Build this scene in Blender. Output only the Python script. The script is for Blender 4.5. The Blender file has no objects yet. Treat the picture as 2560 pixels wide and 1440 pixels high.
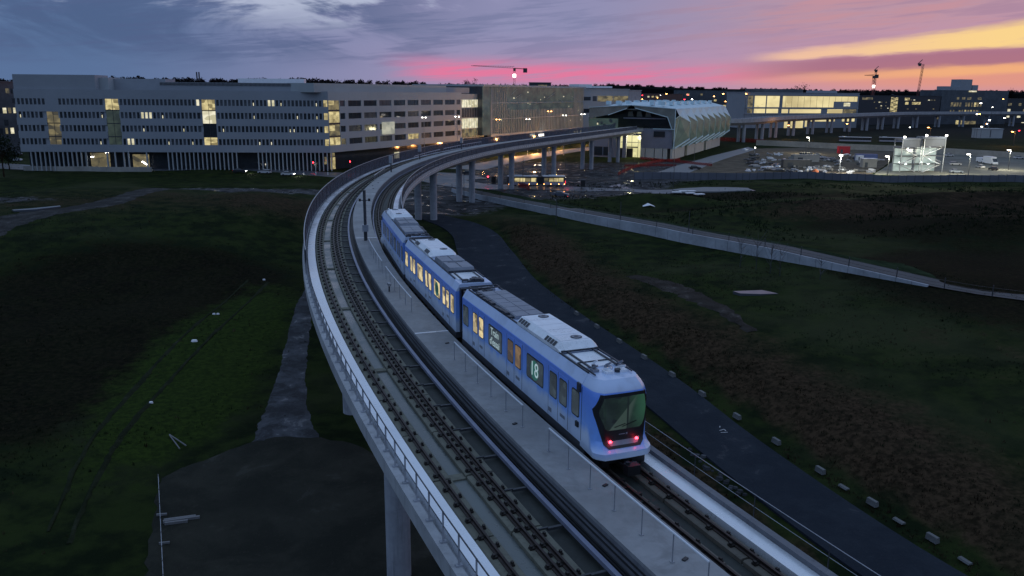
import bpy, bmesh, math, random
import numpy as np
from mathutils import Vector, Matrix
random.seed(7)
sc = bpy.context.scene
COL = sc.collection

# ------------------------------------------------------------------ camera
F_PX, CAM_H = 2050.0, 28.0
PITCH = math.atan((720 - 230) / F_PX)
ROLL = 0.009
fw = Vector((0, math.cos(PITCH), -math.sin(PITCH)))
_r = Vector((1, 0, 0)); _u = _r.cross(fw)
CR = (_r * math.cos(ROLL) + _u * math.sin(ROLL))
CU = (_u * math.cos(ROLL) - _r * math.sin(ROLL))
cam = bpy.data.cameras.new('camera'); camo = bpy.data.objects.new('camera', cam); COL.objects.link(camo)
cam.sensor_width = 36.0; cam.lens = 36.0 * F_PX / 2560.0
cam.clip_start = 0.5; cam.clip_end = 60000
camo.matrix_world = Matrix(((CR.x, CU.x, -fw.x, 0), (CR.y, CU.y, -fw.y, 0), (CR.z, CU.z, -fw.z, CAM_H), (0, 0, 0, 1)))
sc.camera = camo
sc.view_settings.view_transform = 'Standard'
sc.view_settings.look = 'None'
sc.view_settings.exposure = 0.0
sc.view_settings.gamma = 1.0
sc.view_settings.use_curve_mapping = False
sc.cycles.use_denoising = True
sc.cycles.max_bounces = 6
sc.cycles.diffuse_bounces = 3
sc.cycles.glossy_bounces = 3
sc.cycles.transparent_max_bounces = 24
sc.cycles.sample_clamp_indirect = 4.0

# ------------------------------------------------------------------ node expression helper
class NT:
    def __init__(s, tree): s.t = tree; s.n = tree.nodes; s.l = tree.links
    def new(s, ty, **kw):
        n = s.n.new(ty)
        for k, v in kw.items(): setattr(n, k, v)
        return n
    def put(s, sock, v):
        if isinstance(v, X): s.l.new(v.s, sock)
        elif isinstance(v, bpy.types.NodeSocket): s.l.new(v, sock)
        elif isinstance(v, (tuple, list)):
            sock.default_value = (tuple(v) + (1.0,))[:4] if sock.type == 'RGBA' else tuple(v)
        else: sock.default_value = v
    def m(s, op, a, b=None, c=None, clamp=False):
        n = s.new('ShaderNodeMath', operation=op, use_clamp=clamp)
        for i, v in enumerate((a, b, c)):
            if v is not None: s.put(n.inputs[i], v)
        return X(s, n.outputs[0])
    def mix(s, f, a, b, blend='MIX'):
        n = s.new('ShaderNodeMix', data_type='RGBA', blend_type=blend)
        s.put(n.inputs[0], f); s.put(n.inputs[6], a); s.put(n.inputs[7], b)
        return X(s, n.outputs[2])
    def ss(s, v, a, b, lo=0.0, hi=1.0):
        n = s.new('ShaderNodeMapRange', interpolation_type='SMOOTHSTEP')
        s.put(n.inputs[0], v); n.inputs[1].default_value = a; n.inputs[2].default_value = b
        n.inputs[3].default_value = lo; n.inputs[4].default_value = hi
        return X(s, n.outputs[0])
    def lin(s, v, a, b, lo=0.0, hi=1.0):
        n = s.new('ShaderNodeMapRange')
        s.put(n.inputs[0], v); n.inputs[1].default_value = a; n.inputs[2].default_value = b
        n.inputs[3].default_value = lo; n.inputs[4].default_value = hi
        return X(s, n.outputs[0])
    def xyz(s, x, y, z):
        n = s.new('ShaderNodeCombineXYZ'); s.put(n.inputs[0], x); s.put(n.inputs[1], y); s.put(n.inputs[2], z)
        return X(s, n.outputs[0])
    def noise(s, vec, scale, detail=4.0, rough=0.5, dist=0.0):
        n = s.new('ShaderNodeTexNoise'); s.put(n.inputs['Vector'], vec)
        n.inputs['Scale'].default_value = scale; n.inputs['Detail'].default_value = detail
        n.inputs['Roughness'].default_value = rough; n.inputs['Distortion'].default_value = dist
        return X(s, n.outputs[0])
    def bump(s, h, strength=0.3, dist=0.05):
        n = s.new('ShaderNodeBump'); s.put(n.inputs['Height'], h)
        n.inputs['Strength'].default_value = strength; n.inputs['Distance'].default_value = dist
        return n.outputs[0]
class X:
    def __init__(s, nt, sock): s.nt = nt; s.s = sock
    def __add__(a, b): return a.nt.m('ADD', a, b)
    __radd__ = __add__
    def __sub__(a, b): return a.nt.m('SUBTRACT', a, b)
    def __rsub__(a, b): return a.nt.m('SUBTRACT', b, a)
    def __mul__(a, b): return a.nt.m('MULTIPLY', a, b)
    __rmul__ = __mul__
    def __truediv__(a, b): return a.nt.m('DIVIDE', a, b)

# ------------------------------------------------------------------ sky: a dusk gradient with streaked cloud, one world
world = bpy.data.worlds.new('World'); sc.world = world; world.use_nodes = True
T = NT(world.node_tree); world.node_tree.nodes.clear()
wo = T.new('ShaderNodeOutputWorld'); wb = T.new('ShaderNodeBackground')
T.l.new(wb.outputs[0], wo.inputs[0])
tc = T.new('ShaderNodeTexCoord'); sp = T.new('ShaderNodeSeparateXYZ'); T.l.new(tc.outputs['Generated'], sp.inputs[0])
dx, dy, dz = (X(T, sp.outputs[i]) for i in range(3))
AZ = T.m('ARCTAN2', dx, dy)                       # radians right of straight ahead
EL = T.m('ARCSINE', T.m('MINIMUM', T.m('MAXIMUM', dz, -1.0), 1.0))
A = AZ * 20.5                                     # 100 picture units per step
V = EL * 20.5                                     # height over the horizon, same units
VP = T.m('MAXIMUM', V, 0.0)
# streak coordinate: bands climb slowly to the right
nz1 = T.noise(T.xyz(A * 0.11, (VP - A * 0.07) * 0.55, 3.0), 1.0, 5.0, 0.55, 0.3)
nz2 = T.noise(T.xyz(A * 0.33, (VP - A * 0.09) * 2.4, 9.0), 1.0, 6.0, 0.6, 0.4)
nz3 = T.noise(T.xyz(A * 0.24, VP * 0.85 + A * 0.05, 21.0), 1.0, 7.0, 0.62, 0.7)
wob = (nz1 - 0.5) * 1.5 + (nz2 - 0.5) * 0.55
VS = VP + wob * T.ss(VP, 0.0, 1.2, 0.25, 1.0)
nz4 = T.noise(T.xyz(A * 0.45, (VP - A * 0.085) * 7.0, 33.0), 1.0, 4.0, 0.6, 0.2)      # fine streaks
wf = (nz1 - 0.5) * 0.42 + (nz2 - 0.5) * 0.30 + (nz4 - 0.5) * 0.14
VF = VP + wf * T.ss(VP, 0.0, 0.8, 0.3, 1.0)
left = (0.100, 0.165, 0.315); mid = (0.275, 0.275, 0.450); right = (0.50, 0.300, 0.375)
c = T.mix(T.ss(A, -10.0, -1.5), left, mid)
c = T.mix(T.ss(A + nz1 * 3.0, 2.5, 11.0), c, right)
# blue grey cloud deck on the left
dark = T.ss(nz3, 0.40, 0.58) * T.ss(A, 0.5, -5.0) * T.ss(VP, 0.35, 1.2)
c = T.mix(dark * 0.72, c, (0.068, 0.110, 0.225))
dk2 = T.ss(nz4 * 0.5 + nz2 * 0.5, 0.47, 0.58) * T.ss(VP, 0.3, 0.9) * T.ss(A, 6.0, -8.0, 0.15, 0.55)
c = T.mix(dk2, c, (0.085, 0.120, 0.245))
lite = T.ss(nz3 + (nz2 - 0.5) * 0.35 - T.ss(T.m('ABSOLUTE', A + 4.6), 2.2, 0.2) * T.ss(VP, 1.5, 2.1) * 0.12, 0.50, 0.36) * T.ss(VS, 1.25, 2.1) * T.ss(A, 1.0, -3.5) * T.ss(A, -14.0, -8.0)
c = T.mix(lite * 0.9, c, (0.46, 0.51, 0.66))
# rose tint over the whole middle, deep pink close to the horizon
rose = T.ss(A + wob * 1.5, -6.0, 3.0) * T.ss(VF - A * 0.05, 1.55, 0.35)
c = T.mix(rose * 0.45, c, (0.56, 0.29, 0.44))
pk = T.ss(A + wob * 1.6, -3.6, -1.6) * T.ss(A, 9.5, 3.0) * T.ss(VF + A * 0.02, 0.92, 0.50) * T.ss(VP, 0.12, 0.42, 0.15, 1.0)
c = T.mix(pk * T.ss(nz4 * 0.6 + nz2 * 0.4, 0.40, 0.56, 0.30, 0.90), c, (0.80, 0.185, 0.335))
# streaked mauve and salmon in the upper right
up = T.ss(nz4 * 0.45 + nz2 * 0.55, 0.44, 0.60) * T.ss(A, 1.5, 7.5) * T.ss(VF, 0.9, 1.5)
c = T.mix(up * 0.60, c, (0.62, 0.30, 0.33))
up2 = T.ss(nz4 * 0.5 + nz1 * 0.5, 0.56, 0.45) * T.ss(A, 3.0, 8.0) * T.ss(VF, 1.0, 1.5)
c = T.mix(up2 * 0.40, c, (0.30, 0.185, 0.31))
# orange on the right, near the horizon
og = T.ss(A, 3.5, 9.5) * T.ss(VF - A * 0.055, 0.62, 0.10) * T.ss(VP, 0.0, 0.32, 0.30, 1.0)
c = T.mix(og * 0.80, c, (0.80, 0.315, 0.20))
V2 = VF - (A * 0.059 + 0.195)                     # mauve band
mv = T.ss(V2, -0.24, -0.10) * T.ss(V2, 0.30, 0.10) * T.ss(A, 4.5, 7.4)
c = T.mix(mv * 0.85, c, (0.37, 0.155, 0.235))
V1 = VF - (A * 0.084 + 0.31)                      # bright streak above it
wd = T.ss(A, 5.5, 12.5, 0.05, 0.20)
st = T.ss(V1 + wd, -0.05, 0.06) * T.ss(V1 - wd, 0.16, -0.04) * T.ss(A, 5.2, 6.6)
c = T.mix(st * T.ss(nz4, 0.30, 0.45, 0.55, 1.0), c, T.mix(T.ss(A, 6.0, 11.0), (0.86, 0.52, 0.36), (0.96, 0.66, 0.27)))
V3 = VF - (A * 0.050 + 0.03)                      # lower streak
s3 = T.ss(V3, -0.16, -0.02) * T.ss(V3, 0.20, 0.05) * T.ss(A, 4.5, 10.5)
c = T.mix(s3 * 0.75, c, (0.92, 0.46, 0.20))
# the rest of the dome: even, brighter cloud lit from above the horizon haze
nzh = T.noise(T.xyz(dx * 2.0, dy * 2.0, dz * 4.0), 1.3, 5.0, 0.55, 0.2)
dome = T.mix(T.ss(nzh, 0.35, 0.65), (0.230, 0.345, 0.555), (0.345, 0.465, 0.675))
dome = T.mix(T.ss(A, 0.0, 14.0) * T.ss(A, 40.0, 24.0) * T.ss(VP, 16.0, 4.0) * 0.3, dome, (0.42, 0.34, 0.50))
c = T.mix(T.ss(VP, 2.6, 9.0), c, dome)
back = T.ss(T.m('ABSOLUTE', A), 22.0, 40.0)
c = T.mix(back * T.ss(VP, 9.0, 3.0), c, (0.145, 0.225, 0.385))
c = T.mix(T.ss(V, -0.1, -0.6), c, (0.02, 0.024, 0.03))
T.put(wb.inputs[0], c); wb.inputs[1].default_value = 1.0

sun = bpy.data.lights.new('sun', 'SUN'); sun.energy = 0.03; sun.angle = math.radians(25); sun.color = (1.0, 0.62, 0.50)
suno = bpy.data.objects.new('sun', sun); COL.objects.link(suno)
suno.rotation_euler = (math.radians(82), 0, math.radians(180 - 42 + 0)); suno.location = (0, 0, 60)

# ------------------------------------------------------------------ pixel <-> world helpers (positions measured on the photograph)
def ray(x, y): return fw * F_PX + CR * (x - 1280) - CU * (y - 720)
def gp(x, y, z=0.0):
    d = ray(x, y); t = (z - CAM_H) / d.z
    return Vector((d.x * t, d.y * t, z))
def dp(x, y, depth):
    d = ray(x, y) * (depth / F_PX); return Vector((d.x, d.y, CAM_H + d.z))

# ------------------------------------------------------------------ mesh helper
class MB:
    def __init__(s): s.v = []; s.f = []; s.m = []
    def add(s, vs, fs, mi=0):
        b = len(s.v); s.v.extend([tuple(p) for p in vs])
        for f in fs: s.f.append(tuple(i + b for i in f)); s.m.append(mi)
        return s
    def bx(s, x0, y0, z0, x1, y1, z1, mi=0):
        x0, x1 = min(x0, x1), max(x0, x1); y0, y1 = min(y0, y1), max(y0, y1); z0, z1 = min(z0, z1), max(z0, z1)
        return s.add([(x0, y0, z0), (x1, y0, z0), (x1, y1, z0), (x0, y1, z0), (x0, y0, z1), (x1, y0, z1), (x1, y1, z1), (x0, y1, z1)],
                     [(0, 3, 2, 1), (4, 5, 6, 7), (0, 1, 5, 4), (1, 2, 6, 5), (2, 3, 7, 6), (3, 0, 4, 7)], mi)
    def rbox(s, c, sz, rz=0.0, mi=0):
        ca, sa = math.cos(rz), math.sin(rz); vs = []
        for k in (-.5, .5):
            for i, j in ((-.5, -.5), (.5, -.5), (.5, .5), (-.5, .5)):
                x, y = i * sz[0], j * sz[1]
                vs.append((c[0] + x * ca - y * sa, c[1] + x * sa + y * ca, c[2] + k * sz[2]))
        return s.add(vs, [(0, 3, 2, 1), (4, 5, 6, 7), (0, 1, 5, 4), (1, 2, 6, 5), (2, 3, 7, 6), (3, 0, 4, 7)], mi)
    def bar(s, p, q, w=0.05, h=None, mi=0):
        p, q = Vector(p), Vector(q); d = q - p
        if d.length < 1e-6: return s
        h = w if h is None else h
        up = Vector((0, 0, 1)) if abs(d.normalized().z) < .95 else Vector((0, 1, 0))
        a = d.cross(up).normalized() * (w / 2); b = a.cross(d).normalized() * (h / 2)
        vs = [p - a - b, p + a - b, p + a + b, p - a + b, q - a - b, q + a - b, q + a + b, q - a + b]
        return s.add(vs, [(0, 1, 2, 3), (7, 6, 5, 4), (4, 5, 1, 0), (5, 6, 2, 1), (6, 7, 3, 2), (7, 4, 0, 3)], mi)
    def tube(s, p, q, r, n=8, r2=None, mi=0, caps=True):
        p, q = Vector(p), Vector(q); d = (q - p); r2 = r if r2 is None else r2
        up = Vector((0, 0, 1)) if abs(d.normalized().z) < .95 else Vector((1, 0, 0))
        a = d.cross(up).normalized(); b = a.cross(d).normalized(); vs = []
        for c0, rr in ((p, r), (q, r2)):
            for i in range(n):
                t = 2 * math.pi * i / n; vs.append(c0 + a * (math.cos(t) * rr) + b * (math.sin(t) * rr))
        fs = [(i, i + n, (i + 1) % n + n, (i + 1) % n) for i in range(n)]
        if caps: fs += [tuple(range(n)), tuple(range(2 * n - 1, n - 1, -1))]
        return s.add(vs, fs, mi)
    def prism(s, poly, z0, z1, mi=0):
        n = len(poly)
        vs = [(p[0], p[1], z0) for p in poly] + [(p[0], p[1], z1) for p in poly]
        return s.add(vs, [tuple(range(n - 1, -1, -1)), tuple(range(n, 2 * n))] + [(i, (i + 1) % n, (i + 1) % n + n, i + n) for i in range(n)], mi)
    def loft(s, rings, mi=0, caps=True, closed=True):
        n = len(rings[0]); vs = [p for r in rings for p in r]; fs = []
        for k in range(len(rings) - 1):
            for i in range(n if closed else n - 1):
                j = (i + 1) % n; fs.append((k * n + i, k * n + j, (k + 1) * n + j, (k + 1) * n + i))
        if caps: fs += [tuple(range(n - 1, -1, -1)), tuple((len(rings) - 1) * n + i for i in range(n))]
        return s.add(vs, fs, mi)
    def build(s, name, mats, parent=None, smooth=False, loc=None, rz=0.0, fix=False):
        me = bpy.data.meshes.new(name); me.from_pydata(s.v, [], s.f)
        if not isinstance(mats, (list, tuple)): mats = [mats]
        for m in mats: me.materials.append(m)
        if len(mats) > 1: me.polygons.foreach_set('material_index', s.m)
        if fix:
            b = bmesh.new(); b.from_mesh(me); bmesh.ops.recalc_face_normals(b, faces=b.faces); b.to_mesh(me); b.free()
        if smooth:
            me.polygons.foreach_set('use_smooth', [True] * len(me.polygons))
            try: me.set_sharp_from_angle(angle=math.radians(26))
            except Exception: pass
        me.update()
        return obj(name, me, parent, loc, rz)
def obj(name, me, parent=None, loc=None, rz=0.0, rot=None, scale=None):
    o = bpy.data.objects.new(name, me); COL.objects.link(o)
    if parent is not None: o.parent = parent
    if loc is not None: o.location = loc
    if rot is not None: o.rotation_euler = rot
    elif rz: o.rotation_euler = (0, 0, rz)
    if scale is not None: o.scale = scale
    return o
def tag(o, label=None, cat=None, group=None, kind=None):
    if label: o['label'] = label
    if cat: o['category'] = cat
    if group: o['group'] = group
    if kind: o['kind'] = kind
    return o
def thing(name, label, cat, loc=(0, 0, 0), rz=0.0, group=None):
    o = bpy.data.objects.new(name, None); COL.objects.link(o); o.empty_display_size = 0.3
    o.location = loc; o.rotation_euler = (0, 0, rz)
    return tag(o, label, cat, group)
def copy_tree(o, parent=None):
    c = o.copy(); COL.objects.link(c); c.parent = parent
    for ch in list(o.children): copy_tree(ch, c)
    return c

# ------------------------------------------------------------------ materials
def pbr(name, col, rough=0.6, metal=0.0, var=0.25, scale=1.0, bump=0.0, emit=None, es=0.0, spec=0.5, alpha=1.0, stretch=None, coat=0.0, rvar=0.0):
    m = bpy.data.materials.new(name); m.use_nodes = True
    n = NT(m.node_tree); b = m.node_tree.nodes['Principled BSDF']
    b.inputs['Roughness'].default_value = rough; b.inputs['Metallic'].default_value = metal
    b.inputs['Specular IOR Level'].default_value = spec
    if coat: b.inputs['Coat Weight'].default_value = coat; b.inputs['Coat Roughness'].default_value = 0.1
    t = n.new('ShaderNodeTexCoord'); co = t.outputs['Object']
    if stretch:
        mp = n.new('ShaderNodeMapping'); mp.inputs['Scale'].default_value = stretch; n.l.new(co, mp.inputs[0]); co = mp.outputs[0]
    if var > 0 or bump > 0 or rvar > 0:
        a = n.noise(co, scale, 5.0, 0.6); a2 = n.noise(co, scale * 6.3, 3.0, 0.6)
        f = n.ss(a * 0.7 + a2 * 0.3, 0.3, 0.7)
        if var > 0:
            lo = tuple(x * (1 - var) for x in col); hi = tuple(min(1, x * (1 + var)) for x in col)
            n.put(b.inputs['Base Color'], n.mix(f, lo, hi))
        else: b.inputs['Base Color'].default_value = (*col, 1)
        if bump > 0: n.l.new(n.bump(a2, bump, 0.04), b.inputs['Normal'])
        if rvar > 0: n.put(b.inputs['Roughness'], n.lin(f, 0, 1, max(0.03, rough - rvar), min(1, rough + rvar)))
    else: b.inputs['Base Color'].default_value = (*col, 1)
    if emit: b.inputs['Emission Color'].default_value = (*emit, 1); b.inputs['Emission Strength'].default_value = es
    if alpha < 1: b.inputs['Alpha'].default_value = alpha
    return m
def lamp_mat(name, col, s):
    m = bpy.data.materials.new(name); m.use_nodes = True; b = m.node_tree.nodes['Principled BSDF']
    b.inputs['Base Color'].default_value = (*[min(1, x) for x in col], 1)
    b.inputs['Emission Color'].default_value = (*col, 1); b.inputs['Emission Strength'].default_value = s
    return m
def lit_window(name, a, bcol, s=1.0, sc_=1.0, contrast=(0.35, 0.6), boxy=True):
    """a lit room seen through its pane: uneven warm light with darker furniture shapes"""
    m = bpy.data.materials.new(name); m.use_nodes = True; n = NT(m.node_tree); b = m.node_tree.nodes['Principled BSDF']
    g = n.new('ShaderNodeNewGeometry')
    mp = n.new('ShaderNodeMapping'); mp.inputs['Scale'].default_value = (1, 1, 1.5); n.l.new(g.outputs['Position'], mp.inputs[0])
    nn = n.noise(mp.outputs[0], sc_ * 0.45, 3.0, 0.5); f = n.ss(nn, contrast[0], contrast[1] + .05)
    if boxy:
        v = n.new('ShaderNodeTexVoronoi', distance='CHEBYCHEV'); v.inputs['Scale'].default_value = sc_ * .6; v.inputs['Randomness'].default_value = .7
        n.l.new(mp.outputs[0], v.inputs['Vector'])
        sepc = n.new('ShaderNodeSeparateColor'); n.l.new(v.outputs['Color'], sepc.inputs[0])
        f = n.m('MULTIPLY', f * 0.65 + 0.35, n.ss(X(n, sepc.outputs[0]), .05, .55, .12, 1.0))
    b.inputs['Base Color'].default_value = (0.04, 0.04, 0.04, 1); b.inputs['Roughness'].default_value = 0.15
    n.put(b.inputs['Emission Color'], n.mix(f, bcol, a)); b.inputs['Emission Strength'].default_value = s
    return m
def see_through(name, col, rough, alpha, metal=0.0):
    m = pbr(name, col, rough, metal, 0.2, 1.5, alpha=alpha, spec=0.1); return m
def mesh_screen(name, col, cell, solid):
    """perforated / woven screen: part of each cell is open"""
    return see_through(name, col, 0.8, solid, 0.0)

M = {}
def weathered(name, col, rough, dark=0.45, streak=(1.2, 1.2, 0.08), sc_=1.0):
    m = pbr(name, col, rough, 0, 0.18, 0.35 * sc_, 0.2); n = NT(m.node_tree); b = m.node_tree.nodes['Principled BSDF']
    g = n.new('ShaderNodeNewGeometry'); mp = n.new('ShaderNodeMapping'); mp.inputs['Scale'].default_value = streak; n.l.new(g.outputs['Position'], mp.inputs[0])
    f = n.ss(n.noise(mp.outputs[0], 1.6, 5, .7), .50, .72); f2 = n.ss(n.noise(g.outputs['Position'], 0.9, 6, .7, .5), .52, .66)
    old = b.inputs['Base Color'].links[0].from_socket
    c_ = n.mix(f * (1 - dark) , old, tuple(x * .45 for x in col)); c_ = n.mix(f2 * .35, c_, tuple(x * .55 for x in col))
    n.put(b.inputs['Base Color'], c_); return m
M['concrete'] = pbr('concrete', (0.30, 0.31, 0.32), 0.75, 0, 0.22, 0.35, 0.25)
M['girder'] = weathered('girder_concrete', (0.34, 0.355, 0.38), 0.8)
M['pier'] = weathered('pier_concrete', (0.31, 0.33, 0.375), 0.85)
M['walkway'] = weathered('walkway_concrete', (0.250, 0.258, 0.270), 0.7, .72, (.9, .9, .9))
M['plinth'] = weathered('plinth_concrete', (0.145, 0.147, 0.118), 0.85, .4, (2, 2, 2))
M['trough'] = pbr('wet_trough_concrete', (0.105, 0.122, 0.122), 0.34, 0, 0.35, 0.45, 0.1, rvar=0.22, stretch=(1, 1, 1))
M['strip'] = pbr('wet_metal_floor', (0.74, 0.78, 0.84), 0.28, 0.35, 0.08, 0.25, 0.0, rvar=0.1)
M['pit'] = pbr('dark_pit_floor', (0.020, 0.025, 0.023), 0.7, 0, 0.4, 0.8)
M['rail'] = pbr('rusty_rail', (0.030, 0.021, 0.019), 0.5, 0.5, 0.4, 3.0)
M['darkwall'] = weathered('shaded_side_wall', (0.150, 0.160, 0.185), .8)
M['fastener'] = pbr('fastener_iron', (0.022, 0.019, 0.018), 0.55, 0.3, 0.3, 5)
M['thirdrail'] = pbr('power_rail_cover', (0.20, 0.22, 0.31), 0.45, 0.2, 0.15, 1.0)
M['cable'] = pbr('black_cable', (0.02, 0.022, 0.026), 0.5, 0, 0.3, 2)
M['galv'] = pbr('galvanised_steel', (0.34, 0.36, 0.40), 0.45, 0.6, 0.15, 2)
M['darksteel'] = pbr('dark_steel', (0.06, 0.065, 0.075), 0.5, 0.5, 0.3, 2)
M['screen'] = mesh_screen('screen_mesh', (0.10, 0.115, 0.15), 0.1, 0.60)
M['screen2'] = mesh_screen('screen_glass', (0.12, 0.14, 0.16), 0.1, 0.42)
M['asphalt'] = pbr('asphalt', (0.026, 0.033, 0.044), 0.85, 0, 0.25, 0.25, 0.3, rvar=0.08, spec=0.12)
M['asphalt2'] = pbr('old_asphalt', (0.050, 0.054, 0.060), 0.8, 0, 0.3, 0.15, 0.3)
M['glass'] = pbr('dark_glass', (0.030, 0.036, 0.045), 0.08, 0, 0.2, 0.3, spec=0.6)
M['glass2'] = pbr('grey_glass', (0.075, 0.085, 0.10), 0.15, 0, 0.3, 0.15, spec=0.5)
M['facade'] = pbr('pale_facade_panel', (0.260, 0.285, 0.325), 0.65, 0, 0.07, 0.05)
M['facade2'] = pbr('light_facade_panel', (0.335, 0.370, 0.395), 0.65, 0, 0.07, 0.05)
M['white'] = pbr('white_paint', (0.72, 0.74, 0.78), 0.4, 0, 0.06, 0.8)
M['black'] = pbr('black_plastic', (0.012, 0.012, 0.014), 0.4, 0, 0.2, 2)
M['red_lamp'] = lamp_mat('red_lamp', (1.0, 0.03, 0.05), 14)
M['white_lamp'] = lamp_mat('white_lamp', (1.0, 0.95, 0.85), 14)
M['orange_lamp'] = lamp_mat('sodium_lamp', (1.0, 0.42, 0.10), 22)
M['warm_win'] = lit_window('lit_window_warm', (0.74, 0.62, 0.30), (0.18, 0.14, 0.06), 1.0, 0.9)
M['big_win'] = lit_window('bright_hall_window', (0.92, 0.78, 0.40), (0.50, 0.40, 0.19), 1.0, 0.12, (.3, .7))
M['bright_rail'] = pbr('bright_handrail', (.66, .70, .76), .4, .2, .05, 1)
M['white_win'] = lit_window('lit_window_white', (0.90, 0.84, 0.62), (0.50, 0.46, 0.28), 1.0, 0.8)
M['dim_win'] = lit_window('dimly_lit_window', (0.22, 0.18, 0.09), (0.04, 0.038, 0.030), 1.0, 0.7)
M['green_win'] = lit_window('stair_glass_window', (0.035, 0.05, 0.04), (0.008, 0.012, 0.014), 1.0, 0.5)
def point(loc, energy, col=(1, 0.9, 0.75), r=0.25, parent=None, name='lamp_light'):
    l = bpy.data.lights.new(name, 'POINT'); l.energy = energy; l.color = col; l.shadow_soft_size = r
    o = bpy.data.objects.new(name, l); COL.objects.link(o); o.location = loc
    if parent is not None: o.parent = parent
    return o
# ================================================================== ground
RY = np.array([-20, 10, 28, 46, 63, 78, 90, 102, 113, 125, 145, 162, 175, 188.]); RX = np.array([52, 42, 35, 26.0, 19.8, 15.2, 10.8, 5.9, 2.0, -1.5, -5.0, -7.5, -12.0, -20.0])
def road_x(y): return np.interp(y, RY, RX)
def sst(a, b, t):
    t = np.clip((t - a) / (b - a), 0, 1); return t * t * (3 - 2 * t)
rng = np.random.RandomState(3)
_waves = [(rng.uniform(-1, 1), rng.uniform(-1, 1), rng.uniform(0, 6.28), rng.uniform(.06, .35)) for _ in range(26)]
def hgt(x, y):
    x = np.asarray(x, float); y = np.asarray(y, float)
    h = -2.5 * np.exp(-(((x + 5) / 60) ** 2 + ((y - 38) / 55) ** 2))
    h = h + 7.0 * np.exp(-np.power(((x + 88) / 50) ** 2 + ((y - 160) / 44) ** 2, 2.0))
    h = h + 2.2 * np.exp(-np.power(((x + 46) / 15) ** 2 + ((y - 168) / 22) ** 2, 1.6))
    d = (x - road_x(y)) * 0.93
    win = sst(196, 168, y)
    h = h + win * (1.7 * sst(4.2, 11, d) + 1.6 * sst(14, 50, d) * sst(150, 110, y))
    h = h + 4.2 * np.exp(-(((x - 72) / 34) ** 2 + ((y - 186) / 10) ** 2)) + 4.8 * np.exp(-(((x - 125) / 40) ** 2 + ((y - 206) / 14) ** 2))
    h = h + 3.5 * np.exp(-(((x - 105) / 30) ** 2 + ((y - 160) / 13) ** 2)) + 2.4 * np.exp(-(((x - 38) / 14) ** 2 + ((y - 214) / 8) ** 2))
    far = sst(420, 260, y)
    away = sst(3.2, 8, np.abs(x - road_x(y)))
    w = 0
    for a, b, c_, f in _waves: w = w + np.sin((a * x + b * y) * f * 1.6 + c_) * 0.05 / (f + .12)
    vi = np.clip(np.abs(x + 18 - 12) / 40, 0, 1)
    return h + w * 0.34 * far * away
def hz(x, y): return float(hgt(x, y))
def gt(px, py, dz=0.0):
    z = 0.0
    for _ in range(12):
        p = gp(px, py, z); z = 0.5 * z + 0.5 * hz(p.x, p.y)
    p = gp(px, py, z); return Vector((p.x, p.y, hz(p.x, p.y) + dz))
_wx = [1130, 1200, 1290, 1400, 1480, 1600, 1700, 1850, 2000, 2150, 2290, 2440, 2640]; _wy = [480, 499, 519, 542, 559, 583, 605, 633, 660, 687, 712, 738, 765]
WALLP = [tuple(gt(px, float(np.interp(px, _wx, _wy))).to_2d()) for px in list(range(1130, 2000, 30)) + list(range(2000, 2660, 40))]
def wall_y(x): return np.interp(x, [p[0] for p in WALLP], [p[1] for p in WALLP])
def grow(a, b, step, far, k=1.35):
    out = list(np.arange(a, b + .01, step)); s = step; hi = out[-1]; up_ = []
    while hi < far: s *= k; hi += s; up_.append(hi)
    s = step; lo = out[0]; dn = []
    while lo > -far: s *= k; lo -= s; dn.append(lo)
    return np.array(dn[::-1] + out + up_)
gx = grow(-140, 210, 2.0, 18000); gy = grow(4, 330, 2.0, 22000); gy = gy[gy > -900]
XX, YY = np.meshgrid(gx, gy)
ZZ = hgt(XX, YY)
nx_, ny_ = len(gx), len(gy)
verts = np.stack([XX, YY, ZZ], -1).reshape(-1, 3)
idx = np.arange(nx_ * ny_).reshape(ny_, nx_)
faces = np.stack([idx[:-1, :-1], idx[:-1, 1:], idx[1:, 1:], idx[1:, :-1]], -1).reshape(-1, 4)
me = bpy.data.meshes.new('ground'); me.from_pydata(verts.tolist(), [], faces.tolist())
me.polygons.foreach_set('use_smooth', [True] * len(me.polygons))
def blob(cx, cy, rx, ry, p=1.0): return np.exp(-np.power(((XX - cx) / rx) ** 2 + ((YY - cy) / ry) ** 2, p))
drd = (XX - road_x(YY)) * .93
soil = np.clip(sst(4, 6.5, drd) * sst(24, 9, drd) * sst(200, 150, YY) * 0.95
    + 0.62 * blob(-80, 158, 40, 22) + 0.5 * blob(-44, 160, 14, 14) + 0.6 * blob(-50, 205, 26, 22) + 0.8 * blob(70, 178, 30, 9) + 0.7 * blob(120, 196, 38, 12)
    + 0.9 * sst(-3.2, -4.2, drd) * sst(-13, -10, drd) * sst(100, 80, YY) + 0.5 * sst(10, 40, drd) * sst(110, 70, YY) + 0.7 * blob(-9, 30, 8, 60) , 0, 1)
mud = np.clip(blob(10, 262, 42, 46, 2) + blob(48, 300, 40, 30, 2) + 0.9 * blob(-20, 205, 20, 22) + blob(-120, 158, 34, 7) + 0.8 * blob(-75, 232, 45, 8) + blob(95, 330, 45, 30, 2) + 0.6 * blob(0, 330, 60, 30), 0, 1)
farm = sst(420, 700, YY)
bramble = np.clip(0.6 * blob(-52, 118, 26, 18, 1.5) + 0.8 * blob(-48, 92, 16, 30) + 0.9 * blob(95, 196, 70, 16, 2) + 0.9 * blob(78, 110, 34, 34, 2) + 0.8 * blob(110, 165, 60, 22, 2) + 0.7 * blob(-70, 75, 30, 30) + 0.8 * blob(60, 232, 60, 12), 0, 1)
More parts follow.
